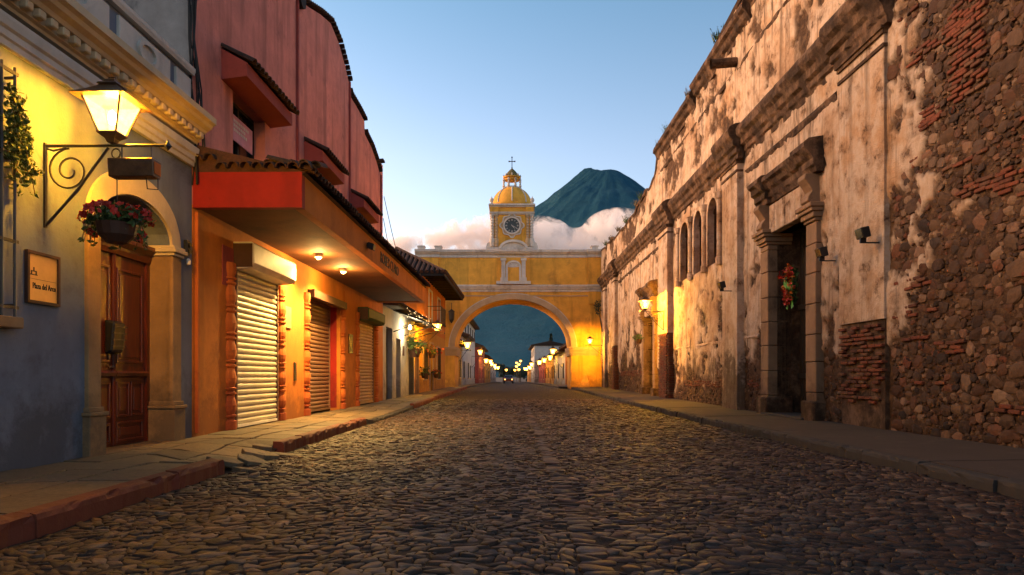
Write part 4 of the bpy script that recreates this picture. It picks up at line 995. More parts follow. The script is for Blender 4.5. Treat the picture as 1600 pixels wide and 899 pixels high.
# ------------------------------------------------------------------ arch with clock tower
def the_arch():
    Y = 46.0; YB = 49.4
    t = thing('clock_arch', 'yellow arch spanning the street with white mouldings and clock tower', 'arch', FW, (0, Y, 0))
    xc, a, sp, rise = .06, 3.94, 2.95, 3.30
    w = MB(); strip_wall(w, [-6.5, 6.6]+lin(xc-a, xc+a, 60), 9.25, [(xc-a, xc+a, -1.0, arch_f(xc, a, sp, rise))], Y, YB, -1.0, XZ); w.build('arch_wall', M['yellow'], t)
    f = lambda p, d: (p[0], d, p[1])
    rg = MB(); rg.ring(arc_pts(xc, a+.34, sp, rise+.34, 60), arc_pts(xc, a-.015, sp, rise-.015, 60), f, Y-.07, Y+.30); rg.build('arch_ring', M['arch_ring'], t)
    rg = MB(); rg.ring(arc_pts(xc, a+.40, sp, rise+.40, 60), arc_pts(xc, a+.35, sp, rise+.35, 60), f, Y-.05, Y+.02); rg.build('ring_fillet', M['arch_trim'], t)
    def bandX(name, prof, x0, x1, mat, parent=t):      # prof in (y outwards, z)
        m = MB(); m.prism(prof, lambda p, s: (s, Y-p[0], p[1]), x0, x1); return m.build(name, M[mat], parent)
    for (x0, x1) in ((-5.2, xc-a+.12), (xc+a-.12, 5.75)):
        pp = MB(); pp.box(x0, x1, Y-.10, YB+.02, -.5, 2.42) if False else pp.box(x0+.10, x1-.10, Y-.06, Y+.2, -.4, 2.44); pp.build('pier_face', M['yellow'], t)
        cp = MB()
        for (q, z0, z1) in ((.08, 2.44, 2.56), (.14, 2.565, 2.68), (.10, 2.685, 2.78), (.20, 2.785, 2.90), (.24, 2.905, 3.0)):
            cp.box(x0-q*.3, x1+q*.3, Y-q, YB-.3, z0, z1)
        cp.build('pier_capital', M['arch_ring'], t, bevel=.01)
        b = MB(); b.box(x0+.04, x1-.04, Y-.12, Y+.3, -.3, .62); b.build('pier_base', M['yellow'], t)
    # string course, panels, cornice
    strp = [(-.02, 6.72), (.05, 6.74), (.05, 6.86), (.12, 6.90), (.16, 7.02), (.22, 7.06), (.22, 7.16), (-.02, 7.22)]
    bandX('string_course', strp, -6.4, 6.5, 'arch_trim')
    bandX('thin_fillet', [(-.02, 6.42), (.05, 6.42), (.06, 6.50), (-.02, 6.50)], -6.4, 6.5, 'arch_ring')
    corn = [(-.02, 9.02), (.06, 9.04), (.06, 9.12), (.03, 9.14), (.03, 9.22), (.14, 9.27), (.20, 9.36), (.28, 9.38), (.28, 9.47), (.30, 9.52), (-.02, 9.60), (-3.6, 9.60), (-3.6, 9.26), (-.02, 9.26)]
    bandX('cornice', corn, -6.5, 6.6, 'arch_trim')
    for (x0, x1) in ((-6.45, -4.95), (5.12, 6.25)):
        m = MB(); m.box(x0, x1, Y-.16, Y+.1, 5.9, 9.02); po = m.build('pilaster', M['yellow'], t)
        m = MB(); m.prism([(p[0]+.15, p[1]+.002) for p in corn[:11]]+[(-.02, 9.27)], lambda p, s: (s, Y-p[0], p[1]), x0-.06, x1+.06); m.build('pilaster_cornice', M['arch_trim'], po)
        m = MB(); m.prism([(p[0]+.13, p[1]+.002) for p in strp], lambda p, s: (s, Y-p[0], p[1]), x0-.05, x1+.05); m.build('pilaster_band', M['arch_trim'], po)
    for x in (-6.1, -4.95, 5.55):
        m = MB(); m.box(x-.22, x+.22, Y-.25, Y+.3, 9.53, 9.80); m.box(x-.26, x+.26, Y-.29, Y+.34, 9.74, 9.802); m.build('parapet_block', M['arch_trim'], t)
    # niche
    nx = .1
    nb = MB(); nb.box(nx-.95, nx+.95, Y-.14, Y+.01, 7.22, 9.03); no = nb.build('niche_backing', M['yellow'], t)
    for s in (-1, 1):
        m = MB(); m.box(nx+s*.68-.13, nx+s*.68+.13, Y-.26, Y-.141, 7.42, 8.82); m.box(nx+s*.68-.20, nx+s*.68+.20, Y-.30, Y-.141, 7.42, 7.66); m.box(nx+s*.68-.19, nx+s*.68+.19, Y-.31, Y-.141, 8.80, 8.96); m.build('niche_column', M['arch_trim'], no)
    m = MB(); m.box(nx-1.15, nx+1.15, Y-.34, Y-.02, 7.225, 7.42); m.build('niche_sill', M['arch_trim'], no)
    fr = MB(); o_ = [(nx-.52, 7.43)]+arc_pts(nx, .52, 8.38, .44, 16)+[(nx+.52, 7.43)]; i_ = [(nx-.38, 7.43)]+arc_pts(nx, .38, 8.38, .32, 16)+[(nx+.38, 7.43)]
    fr.ring(o_, i_, f, Y-.24, Y-.141); fr.build('niche_frame', M['arch_trim'], no)
    sh = MB(); vs = []                                   # scallop head
    for k in range(13):
        an = math.pi*k/12; q = .36; vs.append((nx-q*math.cos(an), Y-.15-(.02 if k % 2 else .05), 8.38+q*.85*math.sin(an)))
    vs.append((nx, Y-.145, 8.36)); sh.add(vs, [(k, k+1, 13) for k in range(12)]); sh.build('niche_shell', M['arch_trim'], no, fix=False)
    # curved pediment
    pd = MB(); pd.ring(arc_pts(nx, .98, 9.58, .62, 20), arc_pts(nx, .82, 9.58, .46, 20), f, Y-.36, Y-.02); pd.add([f(p, Y-.2) for p in arc_pts(nx, .85, 9.58, .5, 20)], [tuple(range(21))]); pd.build('curved_pediment', M['arch_trim'], t)
    m = MB(); m.prism([(p[0]+.14, p[1]+.003) for p in corn[4:11]]+[(-.02, 9.28)], lambda p, s: (s, Y-p[0], p[1]), nx-1.25, nx+1.25); m.build('niche_cornice', M['arch_trim'], no)
    # tower
    T0, T1, H = Y+.35, Y+3.05, 1.36; cy = (T0+T1)/2
    m = MB(); m.box(-H, H, T0, T1, 9.55, 12.65); tw = m.build('tower', M['yellow'], t)
    for z0, z1, q in ((12.02, 12.10, .10), (12.11, 12.18, .17), (12.52, 12.60, .12), (12.605, 12.72, .22), (9.62, 9.82, .08)):
        m = MB(); m.box(-H-q, H+q, T0-q, T1+q, z0, z1); m.build('tower_moulding', M['arch_trim'], tw)
    for sx in (-1, 1):
        for k, off in enumerate((.0, .30)):
            prof = [(.15, 9.84), (.15, 10.05), (.17, 10.06), (.17, 10.36), (.14, 10.40)]
            z = 10.42
            while z < 11.85: prof += [(.085, z), (.135, z+.09), (.085, z+.18)]; z += .19
            prof += [(.15, 11.9), (.17, 12.0)]
            x = sx*(H-.02-off*.9)
            MB().lathe(prof, (x, T0-.02, 0), 10).build('tower_column', M['arch_trim'] if k == 0 else M['arch_ring'], tw)
        MB().box(sx*(H-.16)-.28, sx*(H-.16)+.28, T0-.16, T0+.2, 12.19, 12.515).build('entablature_block', M['yellow'], tw)
        for yy in (T0+.05, T1-.05):
            MB().lathe([(.14, 0), (.14, .06), (.05, .10), (.13, .22), (.15, .32), (.09, .42), (.03, .48), (0, .6)], (sx*(H+.02), yy, 12.72), 10).build('urn_finial', M['arch_trim'], tw)
        m = MB(); m.prof_z([(sx*1.38, T0-.05), (sx*1.75, T0-.05), (sx*1.75, T0+.1), (sx*1.38, T0+.1)], 9.6, 9.9)
        m.prism([(sx*1.38, 9.9), (sx*1.72, 9.9), (sx*1.70, 10.05), (sx*1.52, 10.2), (sx*1.44, 10.5), (sx*1.38, 10.6)], f, T0-.04, T0+.1); m.build('side_scroll', M['arch_trim'], tw)
    # clock
    cz = 11.27; fy = T0
    pts = []
    for k in range(48):
        an = 2*math.pi*k/48; r = .76+.055*math.cos(8*an)+(.05 if abs(math.cos(an)) > .97 or abs(math.sin(an)) > .97 else 0); pts.append((r*math.cos(an), cz+r*math.sin(an)))
    pts.append(pts[0]); inn = [(.50*math.cos(2*math.pi*k/48), cz+.50*math.sin(2*math.pi*k/48)) for k in range(49)]
    m = MB(); m.ring(pts, [((p[0]*.9), cz+(p[1]-cz)*.9) for p in pts], f, fy-.12, fy-.002); co = m.build('clock_frame', M['arch_trim'], tw)
    mid = [((p[0]*.9), cz+(p[1]-cz)*.9) for p in pts]; inn2 = [(.60*math.cos(2*math.pi*k/48), cz+.60*math.sin(2*math.pi*k/48)) for k in range(49)]
    MB().ring(mid, inn2, f, fy-.06, fy-.002).build('clock_border', M['arch_ring'], tw)
    MB().ring(inn2, inn, f, fy-.14, fy-.002).build('clock_rim', M['arch_trim'], tw)
    MB().prism(inn[:-1], f, fy-.04, fy-.003).build('clock_dial', plain('clock_dial', (0.045, 0.055, 0.06), 0.4, 0.2), tw)
    nm = MB()
    for k in range(12):
        an = math.pi/6*k; d = Vector((math.sin(an), math.cos(an))); e = Vector((d.y, -d.x))
        for off in ((-.022, .022) if k % 3 else (-.035, 0, .035)):
            p0 = d*.33+e*off; p1 = d*.45+e*off; w_ = e*.009
            nm.prism([(p0.x-w_.x, cz+p0.y-w_.y), (p0.x+w_.x, cz+p0.y+w_.y), (p1.x+w_.x, cz+p1.y+w_.y), (p1.x-w_.x, cz+p1.y-w_.y)], f, fy-.05, fy-.041)
    nm.build('clock_numerals', M['arch_trim'], tw)
    for an, L, wd in ((R(118), .40, .016), (R(140), .27, .022)):
        d = Vector((math.sin(an), math.cos(an))); e = Vector((d.y, -d.x))*wd; p0, p1 = d*-.07, d*L
        MB().prism([(p0.x-e.x, cz+p0.y-e.y), (p0.x+e.x, cz+p0.y+e.y), (p1.x+e.x*.4, cz+p1.y+e.y*.4), (p1.x-e.x*.4, cz+p1.y-e.y*.4)], f, fy-.062, fy-.052).build('clock_hand', M['arch_trim'], tw)
    # dome, lantern, cross
    dp = [(1.34, 12.70)]+[(1.34*math.cos(R(x)), 12.98+1.27*math.sin(R(x))) for x in range(0, 72, 6)]
    MB().lathe(dp, (0, cy, 0), 32).build('dome', M['yellow'], tw, smooth=True)
    for k in range(8):
        an = R(90)+k*math.pi/4
        MB().tube([(1.35*math.cos(R(x))*math.cos(an), cy+1.35*math.cos(R(x))*math.sin(an), 12.98+1.28*math.sin(R(x))) for x in range(0, 72, 6)], .045, 6).build('dome_rib', M['arch_trim'], tw)
    lz = 14.10
    MB().lathe([(.60, lz), (.60, lz+.10), (.50, lz+.14)], (0, cy, 0), 16).build('lantern_base', M['arch_trim'], tw)
    for k in range(8):
        an = R(22.5)+k*math.pi/4
        MB().box(-.10, .10, -.15, .15, 0, .62).build('lantern_pier', M['yellow'], tw)
        o = bpy.data.objects[tw.children[-1].name]; o.location = Vector((.43*math.cos(an), cy+.43*math.sin(an), lz+.12)) ; o.rotation_euler = (0, 0, an)
        for v in o.data.vertices: v.co += ORG[o]
        o.location -= ORG[o]
    for k in range(8):
        an = k*math.pi/4+R(22.5)
        x, y_ = .62*math.cos(an), cy+.62*math.sin(an)
        MB().lathe([(.06, 0), (.10, .06), (.07, .16), (.05, .40), (.09, .5), (.05, .6)], (x, y_, lz+.08), 8).build('lantern_scroll', M['arch_trim'], tw)
    hd = MB(); hd.lathe([(.52, lz+.60), (.52, lz+.72), (.62, lz+.76), (.62, lz+.84), (.54, lz+.86)], (0, cy, 0), 16); hd.build('lantern_cornice', M['yellow'], tw)
    MB().lathe([(.60, lz+.86), (.44, lz+1.02), (.30, lz+1.20), (.15, lz+1.36), (.05, lz+1.44), (0, lz+1.46)], (0, cy, 0), 16).build('lantern_cap', plain('mossy_cap', (0.12, 0.10, 0.035), 0.8, 0.3, 3), tw)
    for k in range(8):
        an = k*math.pi/4; MB().lathe([(.05, 0), (.07, .08), (.03, .14), (0, .2)], (.58*math.cos(an), cy+.58*math.sin(an), lz+.85), 8).build('cap_finial', M['arch_trim'], tw)
    cr = MB(); z = lz+1.45; cr.lathe([(.03, z-.03), (.06, z+.06), (.02, z+.10)], (0, cy, 0), 8); cr.box(-.025, .025, cy-.02, cy+.02, z+.08, z+.78); cr.box(-.19, .19, cy-.019, cy+.019, z+.48, z+.53)
    for (x, zz) in ((-.2, z+.505), (.2, z+.505), (0, z+.79)): cr.box(x-.045, x+.045, cy-.022, cy+.022, zz-.045, zz+.045)
    cr.build('cross', M['iron'], tw)
    MB().tube([(.06, T0-.02, 9.98), (.06, T0-.02, 10.22)], .05, 6).build('waterspout', M['tile'], tw)
the_arch()
t = thing('hanging_lantern', 'unlit black lantern hanging on the arch beside its ring', 'lantern', FW, (-4.05, 45.8, 5.0))
MB().tube([(-4.05, 45.95, 5.95), (-4.05, 45.7, 5.95), (-4.05, 45.7, 5.55)], .02, 5).build('hook', M['iron'], t)
MB().lathe([(.02, 5.55), (.20, 5.40), (.24, 5.36), (.19, 5.34), (.17, 4.85), (.10, 4.70), (.03, 4.60)], (-4.05, 45.7, 0), 8).build('lantern_body', M['iron'], t)
w_ = MB(); w_.add([(4.3, 45.55, .1), (5.25, 45.2, .1), (5.35, 45.9, .1), (4.4, 45.9, .1), (4.95, 45.8, 1.25)], [(0, 1, 4), (1, 2, 4), (2, 3, 4), (3, 0, 4), (0, 3, 2, 1)])
w_.build('corner_guard', M['yellow'], frame=FW, org=(4.85, 45.6, .1), label='yellow triangular guard stone at the right pier foot', cat='guard stone')

# ------------------------------------------------------------------ ruined convent wall on the right
def convent():
    t = thing('convent_wall', 'tall ruined convent wall of flaking plaster, rubble and brick', 'wall', FR, (0, 3.0, 0))
    tk = [(3, 11.4), (18.0, 11.25), (22.8, 10.75), (27.2, 10.5), (28.6, 10.2), (28.8, 9.5), (31.8, 9.3), (34.5, 9.15), (40, 9.25), (46, 9.5)]
    tops = lambda y: np.interp(y, [k[0] for k in tk], [k[1] for k in tk]) + 0.35*(fbm(np.asarray(y)*1.1, np.asarray(y)*0+3)-.5)*np.clip((np.asarray(y)-26)/3, .25, 1.6)
    YS = np.concatenate([np.arange(3, 14.5, .045), np.arange(14.5, 46.01, .08)]); ZS = np.arange(0, 12.0, .055)
    PY, PZ = np.meshgrid(YS, ZS, indexing='ij'); TOP = tops(YS)[:, None]
    PZ = np.minimum(PZ, TOP)
    def bias(y, z):
        yb = 9.65+.95*np.clip((5.2-z)/4, 0, 1)
        b = .36-1.0*sig((yb-y)/.42)
        zb = 1.25+.35*(y < 14)+.2*np.sin(y*.8)
        b = b-.75*sig((zb-z)/.22)
        b = b-.30*sig((y-28.5)/.6)*sig((3.6-z)/.4)
        b = b-.45*np.exp(-((y-13.15)/.35)**2)*sig((2.6-z)/.4)-.3*np.exp(-((y-16.95)/.3)**2)*sig((3.0-z)/.3)
        b = b-.24*sig((z-8.0)/.3)
        return b
    def pf(y, z): return bias(y, z)+(fbm(y*1.1+3, z*1.1+11, 6, gain=.62)-.5)*2.3
    Pm = sig(pf(PY, PZ)/.03)
    X = -(.05*Pm) - .05*(fbm(PY*2.5, PZ*2.5+40, 5)-.5) - (1-Pm)*.05*(fbm(PY*7, PZ*7, 4)-.5)
    holes = [(14.02, 16.08, -1, lambda y: 4.4+0*y), (28.95, 30.9, -1, lambda y: 3.7+0*y)]
    niches = [(20.15, 21.15), (21.75, 22.75), (23.4, 24.5)]
    for p, q in niches: holes.append((p, q, 4.45, arch_f_np((p+q)/2, (q-p)/2, 5.95, .52)))
    keep = np.ones((len(YS)-1, len(ZS)-1), bool)
    cyy = (PY[:-1, :-1]+PY[1:, 1:])/2; czz = (PZ[:-1, :-1]+PZ[1:, 1:])/2
    for (p, q, a, b) in holes: keep &= ~((cyy > p) & (cyy < q) & (czz > a) & (czz < b(cyy)))
    keep &= (PZ[:-1, 1:]-PZ[:-1, :-1] > 1e-4) | (PZ[1:, 1:]-PZ[1:, :-1] > 1e-4)
    ny, nz = PY.shape
    vs = np.stack([X, PY, PZ], -1).reshape(-1, 3)-np.array(ORG[t])
    ii, jj = np.nonzero(keep); base = ii*nz+jj
    faces = np.stack([base, base+1, base+nz+1, base+nz], -1)
    me = bpy.data.meshes.new('plaster_face')
    me.vertices.add(len(vs)); me.vertices.foreach_set('co', vs.ravel())
    me.loops.add(faces.size); me.loops.foreach_set('vertex_index', faces.ravel().astype(np.int32))
    me.polygons.add(len(faces)); me.polygons.foreach_set('loop_start', np.arange(0, faces.size, 4, dtype=np.int32)); me.polygons.foreach_set('loop_total', np.full(len(faces), 4, np.int32))
    me.update(calc_edges=True); me.polygons.foreach_set('use_smooth', np.ones(len(faces), bool))
    at = me.attributes.new('plaster', 'FLOAT', 'POINT'); at.data.foreach_set('value', Pm.ravel().astype(np.float32))
    me.materials.append(M['ruin']); o = bpy.data.objects.new('plaster_face', me); COL.objects.link(o); o.parent = t; ORG[o] = ORG[t]
    # core of the wall behind the face
    core = MB(); yy = list(np.arange(3, 46.01, .25))
    hl = [(14.02, 16.08, 0, 4.4), (28.95, 30.9, 0, 3.7)]
    strip_wall(core, yy, lambda y: float(tops(y))-.01, hl+[(p, q, 4.45, arch_f((p+q)/2, (q-p)/2, 5.95, .52)) for p, q in niches]+[], .07, .85, 0, YZ)
    core.build('wall_core', M['mould'], t)
    cap = MB(); 
    for a, b in zip(yy[:-1], yy[1:]):
        za, zb = float(tops(a)), float(tops(b)); cap.add([(-.10, a, za-.02), (-.10, b, zb-.02), (.9, b, zb+.02), (.9, a, za+.02), (-.06, a, za-.12), (-.06, b, zb-.12)], [(0, 1, 2, 3), (4, 5, 1, 0)])
    cap.build('wall_top', M['mould'], t)
    # niches: brick-lined backs
    for p, q in niches:
        c = (p+q)/2; a = (q-p)/2
        m = MB(); m.box(.50, .56, p-.1, q+.1, 4.4, 6.6); no = m.build('niche_back', M['brick'], t)
        fr = MB(); oo = [(p-.10, 4.45)]+arc_pts(c, a+.10, 5.95, .62, 14)+[(q+.10, 4.45)]; i2 = [(p+.03, 4.45)]+arc_pts(c, a-.03, 5.95, .49, 14)+[(q-.03, 4.45)]
        fr.ring(oo, i2, lambda p_, d: (d, p_[0], p_[1]), -.11, .10); fr.build('niche_frame', M['pil'], t)
    for yc in (19.93, 21.45, 23.08, 24.8):
        m = MB(); m.lathe([(.13, 4.3), (.13, 4.5), (.09, 4.55), (.085, 6.2), (.13, 6.25), (.15, 6.42)], (-.10, yc, 0), 10); m.build('colonnette', M['pil'], t)
    # bands
    def band(name, prof, segs, mat='mould'):
        for (y0, y1, dx) in segs:
            m = MB(); N = max(1, int((y1-y0)/.11)); n = len(prof); V = []
            for k in range(N+1):
                y = y0+(y1-y0)*k/N
                for j, (px, pz) in enumerate(prof):
                    er = .085*(float(fbm(y*3.6+j*7, pz*3+j, 5, gain=.7))-.5)*(1 if px < -.03 else 0)
                    V.append(((px*.68 if px < 0 else px)-dx*.75+er*1.3, y, pz+er*1.0))
            F_ = [(k*n+j, k*n+(j+1) % n, (k+1)*n+(j+1) % n, (k+1)*n+j) for k in range(N) for j in range(n)]+[tuple(range(n)), tuple(range(N*n+n-1, N*n-1, -1))]
            m.add(V, F_).build(name, M[mat], t)
    corn = [(.1, 6.78), (-.07, 6.78), (-.09, 6.90), (-.16, 6.94), (-.16, 7.06), (-.26, 7.12), (-.30, 7.26), (-.42, 7.34), (-.46, 7.44), (-.46, 7.52), (-.40, 7.60), (-.20, 7.68), (.1, 7.72)]
    segs = [(11.05, 12.85, .14), (12.86, 17.9, 0), (17.91, 19.45, .26), (19.46, 25.6, .0), (25.61, 27.4, .28), (27.41, 38.6, 0), (38.61, 40.0, .24), (40.01, 45.9, 0)]
    band('cornice', corn, segs)
    band('frieze_fillet', [(.1, 6.28), (-.07, 6.28), (-.12, 6.36), (-.12, 6.42), (-.06, 6.46), (.1, 6.46)], [(12.9, 17.85, 0), (27.5, 38.5, 0)], 'mould')
    up = [(.1, 10.05), (-.06, 10.05), (-.08, 10.15), (-.20, 10.22), (-.26, 10.36), (-.38, 10.42), (-.40, 10.54), (-.30, 10.66), (.1, 10.72)]
    for (y0, y1) in ((7.0, 17.5), (17.52, 22.6), (22.62, 28.4)):
        sh = float(np.interp((y0+y1)/2, [10, 20, 26], [.55, .12, -.12])); band('upper_cornice', [(a, b+sh) for a, b in up], [(y0, y1, 0)])
    band('upper_fillet', [(.1, 9.35), (-.06, 9.35), (-.10, 9.43), (-.06, 9.50), (.1, 9.50)], [(7.0, 28.3, 0)])
    band('plinth_ledge', [(.1, 2.02), (-.065, 2.02), (-.09, 2.06), (-.065, 2.10), (.1, 2.10)], [(17.0, 17.85, 0), (19.5, 25.5, 0)], 'pil')
    # pilasters
    def pil(y0, y1, d, z1, zb=1.9, brick=True):
        m = MB(); N = 24; V = []; 
        zs = lin(.1 if not brick else zb, z1, N)
        for z in zs:
            e = .02*(float(fbm(z*2+y0, y0, 4))-.5)
            V += [(.05, y0, z), (-d, y0+e, z), (-d, y1+e, z), (.05, y1, z)]
        m.add(V, [(k*4+j, k*4+(j+1) % 4, k*4+4+(j+1) % 4, k*4+4+j) for k in range(N) for j in range(4)]+[(0, 1, 2, 3), (N*4+3, N*4+2, N*4+1, N*4)])
        po = m.build('pilaster', M['pil'], t)
        c = MB(); 
        for q, a, b in ((.03, z1-.34, z1-.28), (.04, z1-.12, z1-.05), (.07, z1-.05, z1+.0)): c.box(-d-q, .04, y0-q*.6, y1+q*.6, a, b)
        c.build('pilaster_capital', M['mould'], po)
        if brick:
            core_ = MB(); core_.box(-d+.035, .04, y0+.03, y1-.03, 0, zb); core_.build('pier_core', M['mould'], po)
        return po
    pil(11.2, 12.72, .10, 6.80, 2.0, True); pil(18.05, 19.3, .22, 6.80, .1, False); pil(25.75, 27.25, .28, 6.80, 2.7); pil(38.8, 39.85, .24, 6.80, 2.8); pil(43.0, 43.9, .2, 6.8, .1, False)
    # portal
    def portal(y0, y1, zt, s=1.0, deep=.55, jw=.46):
        st = []
        for (p, q) in ((y0-jw, y0), (y1, y1+jw)):
            z = .12; k = 0
            while z < zt-.28:
                h = min(random.uniform(.46, .62), zt-.25-z)
                m = MB(); e = random.uniform(-.008, .008); m.box(-.16+e, deep-.12, p+.0, q, z, z+h-.012); m.build('jamb_stone', M['portal'], t, bevel=.014); z += h
            m = MB(); m.box(-.24, deep-.12, p-.07, q+.07, .08, .55); m.build('jamb_plinth', M['mould'], t, bevel=.03)
            c = MB()
            for g_, a, b in ((.03, zt-.25, zt-.19), (.08, zt-.185, zt-.08), (.13, zt-.075, zt+.0), (.17, zt+.002, zt+.09)): c.box(-.16-g_, deep-.14, p-g_*.8, q+g_*.8, a, b)
            c.build('jamb_capital', M['portal'], t, bevel=.012)
            cs = MB(); cs.prof_y([(.0, zt+.70), (-.34, zt+.70), (-.36, zt+.60), (-.27, zt+.48), (-.20, zt+.36), (-.27, zt+.26), (-.30, zt+.16), (-.22, zt+.10), (0, zt+.10)], p+.06, q-.06); cs.build('scroll_corbel', M['portal'], t, bevel=.012)
        n = 7; L = (y1-y0-.02)/n                     # lintel voussoirs
        for k in range(n):
            m = MB(); m.box(-.13+random.uniform(-.008, .008), deep-.15, y0+.01+k*L, y0+.01+(k+1)*L-.012, zt+.0, zt+.66+random.uniform(-.01, .0)); m.build('lintel_stone', M['pil'], t, bevel=.012)
        ent = [(.05, zt+.70), (-.16, zt+.70), (-.20, zt+.80), (-.26, zt+.84), (-.26, zt+.96), (-.36, zt+1.02), (-.42, zt+1.12), (-.52, zt+1.18), (-.52, zt+1.27), (-.40, zt+1.34), (.05, zt+1.40)]
        band('portal_cornice', ent, [(y0-jw-.12, y0+.1, .12), (y0+.11, y1-.11, 0), (y1-.1, y1+jw+.12, .12)])
        m = MB(); m.box(-.3, deep, y0-.1, y1+.1, .02, .2); m.build('threshold', M['kerb_grey'], t, bevel=.02)
    portal(14.02, 16.08, 4.40)
    portal(28.95, 30.9, 3.70, jw=.4)
    # gates
    for (p, q, z1) in ((14.02, 16.08, 4.4), (28.95, 30.9, 3.7)):
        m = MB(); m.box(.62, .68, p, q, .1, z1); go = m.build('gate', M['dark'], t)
        n = int((q-p)/.17)
        pl_ = MB().box(-.028, 0, -.068, .068, 0, z1-.25).mesh('gate_plank', M['dark_wood'], bevel=.01)
        for k in range(n): piece('gate_plank', pl_, go, (.618, p+.10+k*(q-p-.2)/(n-1), .2))
        for z in (1.0, 2.6): MB().box(.55, .589, p, q, z, z+.12).build('gate_rail', M['iron'], go)
    # waterspout
    m = MB(); m.tube([(.1, 18.6, 9.62), (-.75, 18.6, 9.55)], .13, 10, False); m.tube([(-.75, 18.6, 9.55), (.1, 18.6, 9.62)], .095, 10, False); m.build('waterspout', M['mould'], t)
    # rubble stones and bricks in the bare patches
    sm = []
    for k in range(10):
        bm = bmesh.new(); bmesh.ops.create_icosphere(bm, subdivisions=1 if k < 5 else 2, radius=1.0)
        r = np.random.default_rng(100+k)
        for v in bm.verts:
            q = 1+r.normal(0, .13); e = v.co
            v.co = Vector([math.copysign(abs(c)**.7, c) for c in e])*q
        m_ = bpy.data.meshes.new('stone'); bm.to_mesh(m_); bm.free(); m_.materials.append(M['rubble']); sm.append(m_)
    bk = MB().box(-.055, .05, -.11, .11, -.026, .026).mesh('brick', M['brick'], bevel=.009)
    r = np.random.default_rng(77); S = []; B = []
    inhole = lambda y, z: any(p-.55 < y < q+.55 and z < 6.0 for p, q, *_ in hl) or any(a < y < b for a, b in ((11.1, 12.8), (25.7, 27.3), (38.7, 39.9)) )
    # brick zones: flat courses and the broken arch high on the right
    bz = [(9.0, 9.62, 4.9, 6.35), (8.2, 9.9, 4.05, 4.22), (8.0, 10.2, 2.75, 2.95), (7.6, 9.6, 3.35, 3.5), (7.6, 10.4, 1.35, 1.5), (7.0, 8.9, 6.9, 7.1), (8.3, 8.9, 4.55, 4.8), (7.6, 10.6, .5, .62), (7.0, 10, 8.2, 8.4), (17.1, 17.8, .8, .95), (19.6, 25.4, .75, .9), (31.4, 38, 1.1, 1.3)]
    bz = [(9.0, 9.66, 4.9, 6.35)]+[bb for bb in bz[9:]]
    for _ in range(34):
        a = r.uniform(7.6, 10.6); c = r.uniform(.3, 8.5); bz.append((a, a+r.uniform(.25, 1.1), c, c+.066*r.integers(1, 4)))
    for (a, b, c, d) in bz:
        z = c; k = 0
        while z < d:
            y = a+(.12 if k % 2 else 0)
            while y < b:
                if r.random() < .86: B.append((y+r.normal(0, .02), z+r.normal(0, .007)+.10*(float(fbm(y*1.3, z*.3+4, 3))-.5)))
                y += .235
            z += .066; k += 1
    # bare brick piers under the pilasters
    for (a, b, zt, d) in ((11.23, 12.69, 1.95, .10), (25.78, 27.22, 2.65, .28), (38.83, 39.82, 2.75, .24)):
        z = .2; k = 0
        while z < zt:
            y = a+.11+(.11 if k % 2 else 0)
            while y < b-.08:
                if not (a < 12 and (z < .55 or r.random() < .3)): B.append((y, z, -d+.01)) 
                y += .232
            if a > 20: B.append((a+.02, z, -d*.5, 1))
            z += .068; k += 1
    tries = 0; grid = {}
    def free(y, z, rad):
        gy, gz_ = int(y/.35), int(z/.35)
        for i in range(gy-1, gy+2):
            for j in range(gz_-1, gz_+2):
                for (yy_, zz_, rr) in grid.get((i, j), ()):
                    if ((y-yy_)/1.0)**2+((z-zz_)/.8)**2 < (.86*(rad+rr))**2: return False
        return True
    for (y, z, *_) in B: grid.setdefault((int(y/.35), int(z/.35)), []).append((y, z, .07))
    for phase, (rmin, rmax, n) in enumerate(((.09, .15, 900), (.055, .09, 8000), (.03, .055, 40000))):
        for _ in range(n):
            if r.random() < .68: y = r.uniform(7.8, 11.2); z = r.uniform(.15, 8.5)
            else: y = r.uniform(11.2, 45); z = r.uniform(.12, 3.6)
            if inhole(y, z) or float(pf(np.array(y), np.array(z))) > -.02 or (y > 27 and phase == 2): continue
            if z > float(tops(y))-.3: continue
            rad = r.uniform(rmin, rmax)
            if y > 20: rad = max(rad, .07)
            if free(y, z, rad):
                grid.setdefault((int(y/.35), int(z/.35)), []).append((y, z, rad)); S.append((y, z, rad))
    def emit_(items, name, mk):
        vis = lambda q: q[0] > 8.25
        order = sorted(range(len(items)), key=lambda k: (not vis(items[k]), -(items[k][2] if name == 'stone' else 1)/items[k][0]))
        top300 = set(order[:300]); rest = MB(); tn = []
        for k, it in enumerate(items):
            me_, loc, rot, sc_ = mk(it, k)
            if k in top300: piece(name, me_, t, loc, rot, sc_)
            else:
                from mathutils import Euler
                mx = Matrix.LocRotScale(Vector(loc), Euler(rot), Vector(sc_))
                vs_ = [mx @ v.co for v in me_.vertices]; rest.add(vs_, [tuple(p.vertices) for p in me_.polygons]); tn.extend([float(r.random())]*len(vs_))
        if rest.v:
            ob = rest.build(name+'_mass', M['rubble' if name == 'stone' else 'brick'], t, fix=False, kind='stuff')
            a_ = ob.data.attributes.new('tint', 'FLOAT', 'POINT'); a_.data.foreach_set('value', np.array(tn, dtype=np.float32))
    def mks(it, k):
        y, z, rad = it
        return sm[(k % 5)+(5 if rad > .07 and y < 16 else 0)], (-.004+.022*r.random(), y, z), (r.normal(0, .25), r.normal(0, .1), r.normal(0, .1)), (.024+rad*.11, rad*r.uniform(.95, 1.25), rad*r.uniform(.66, .9))
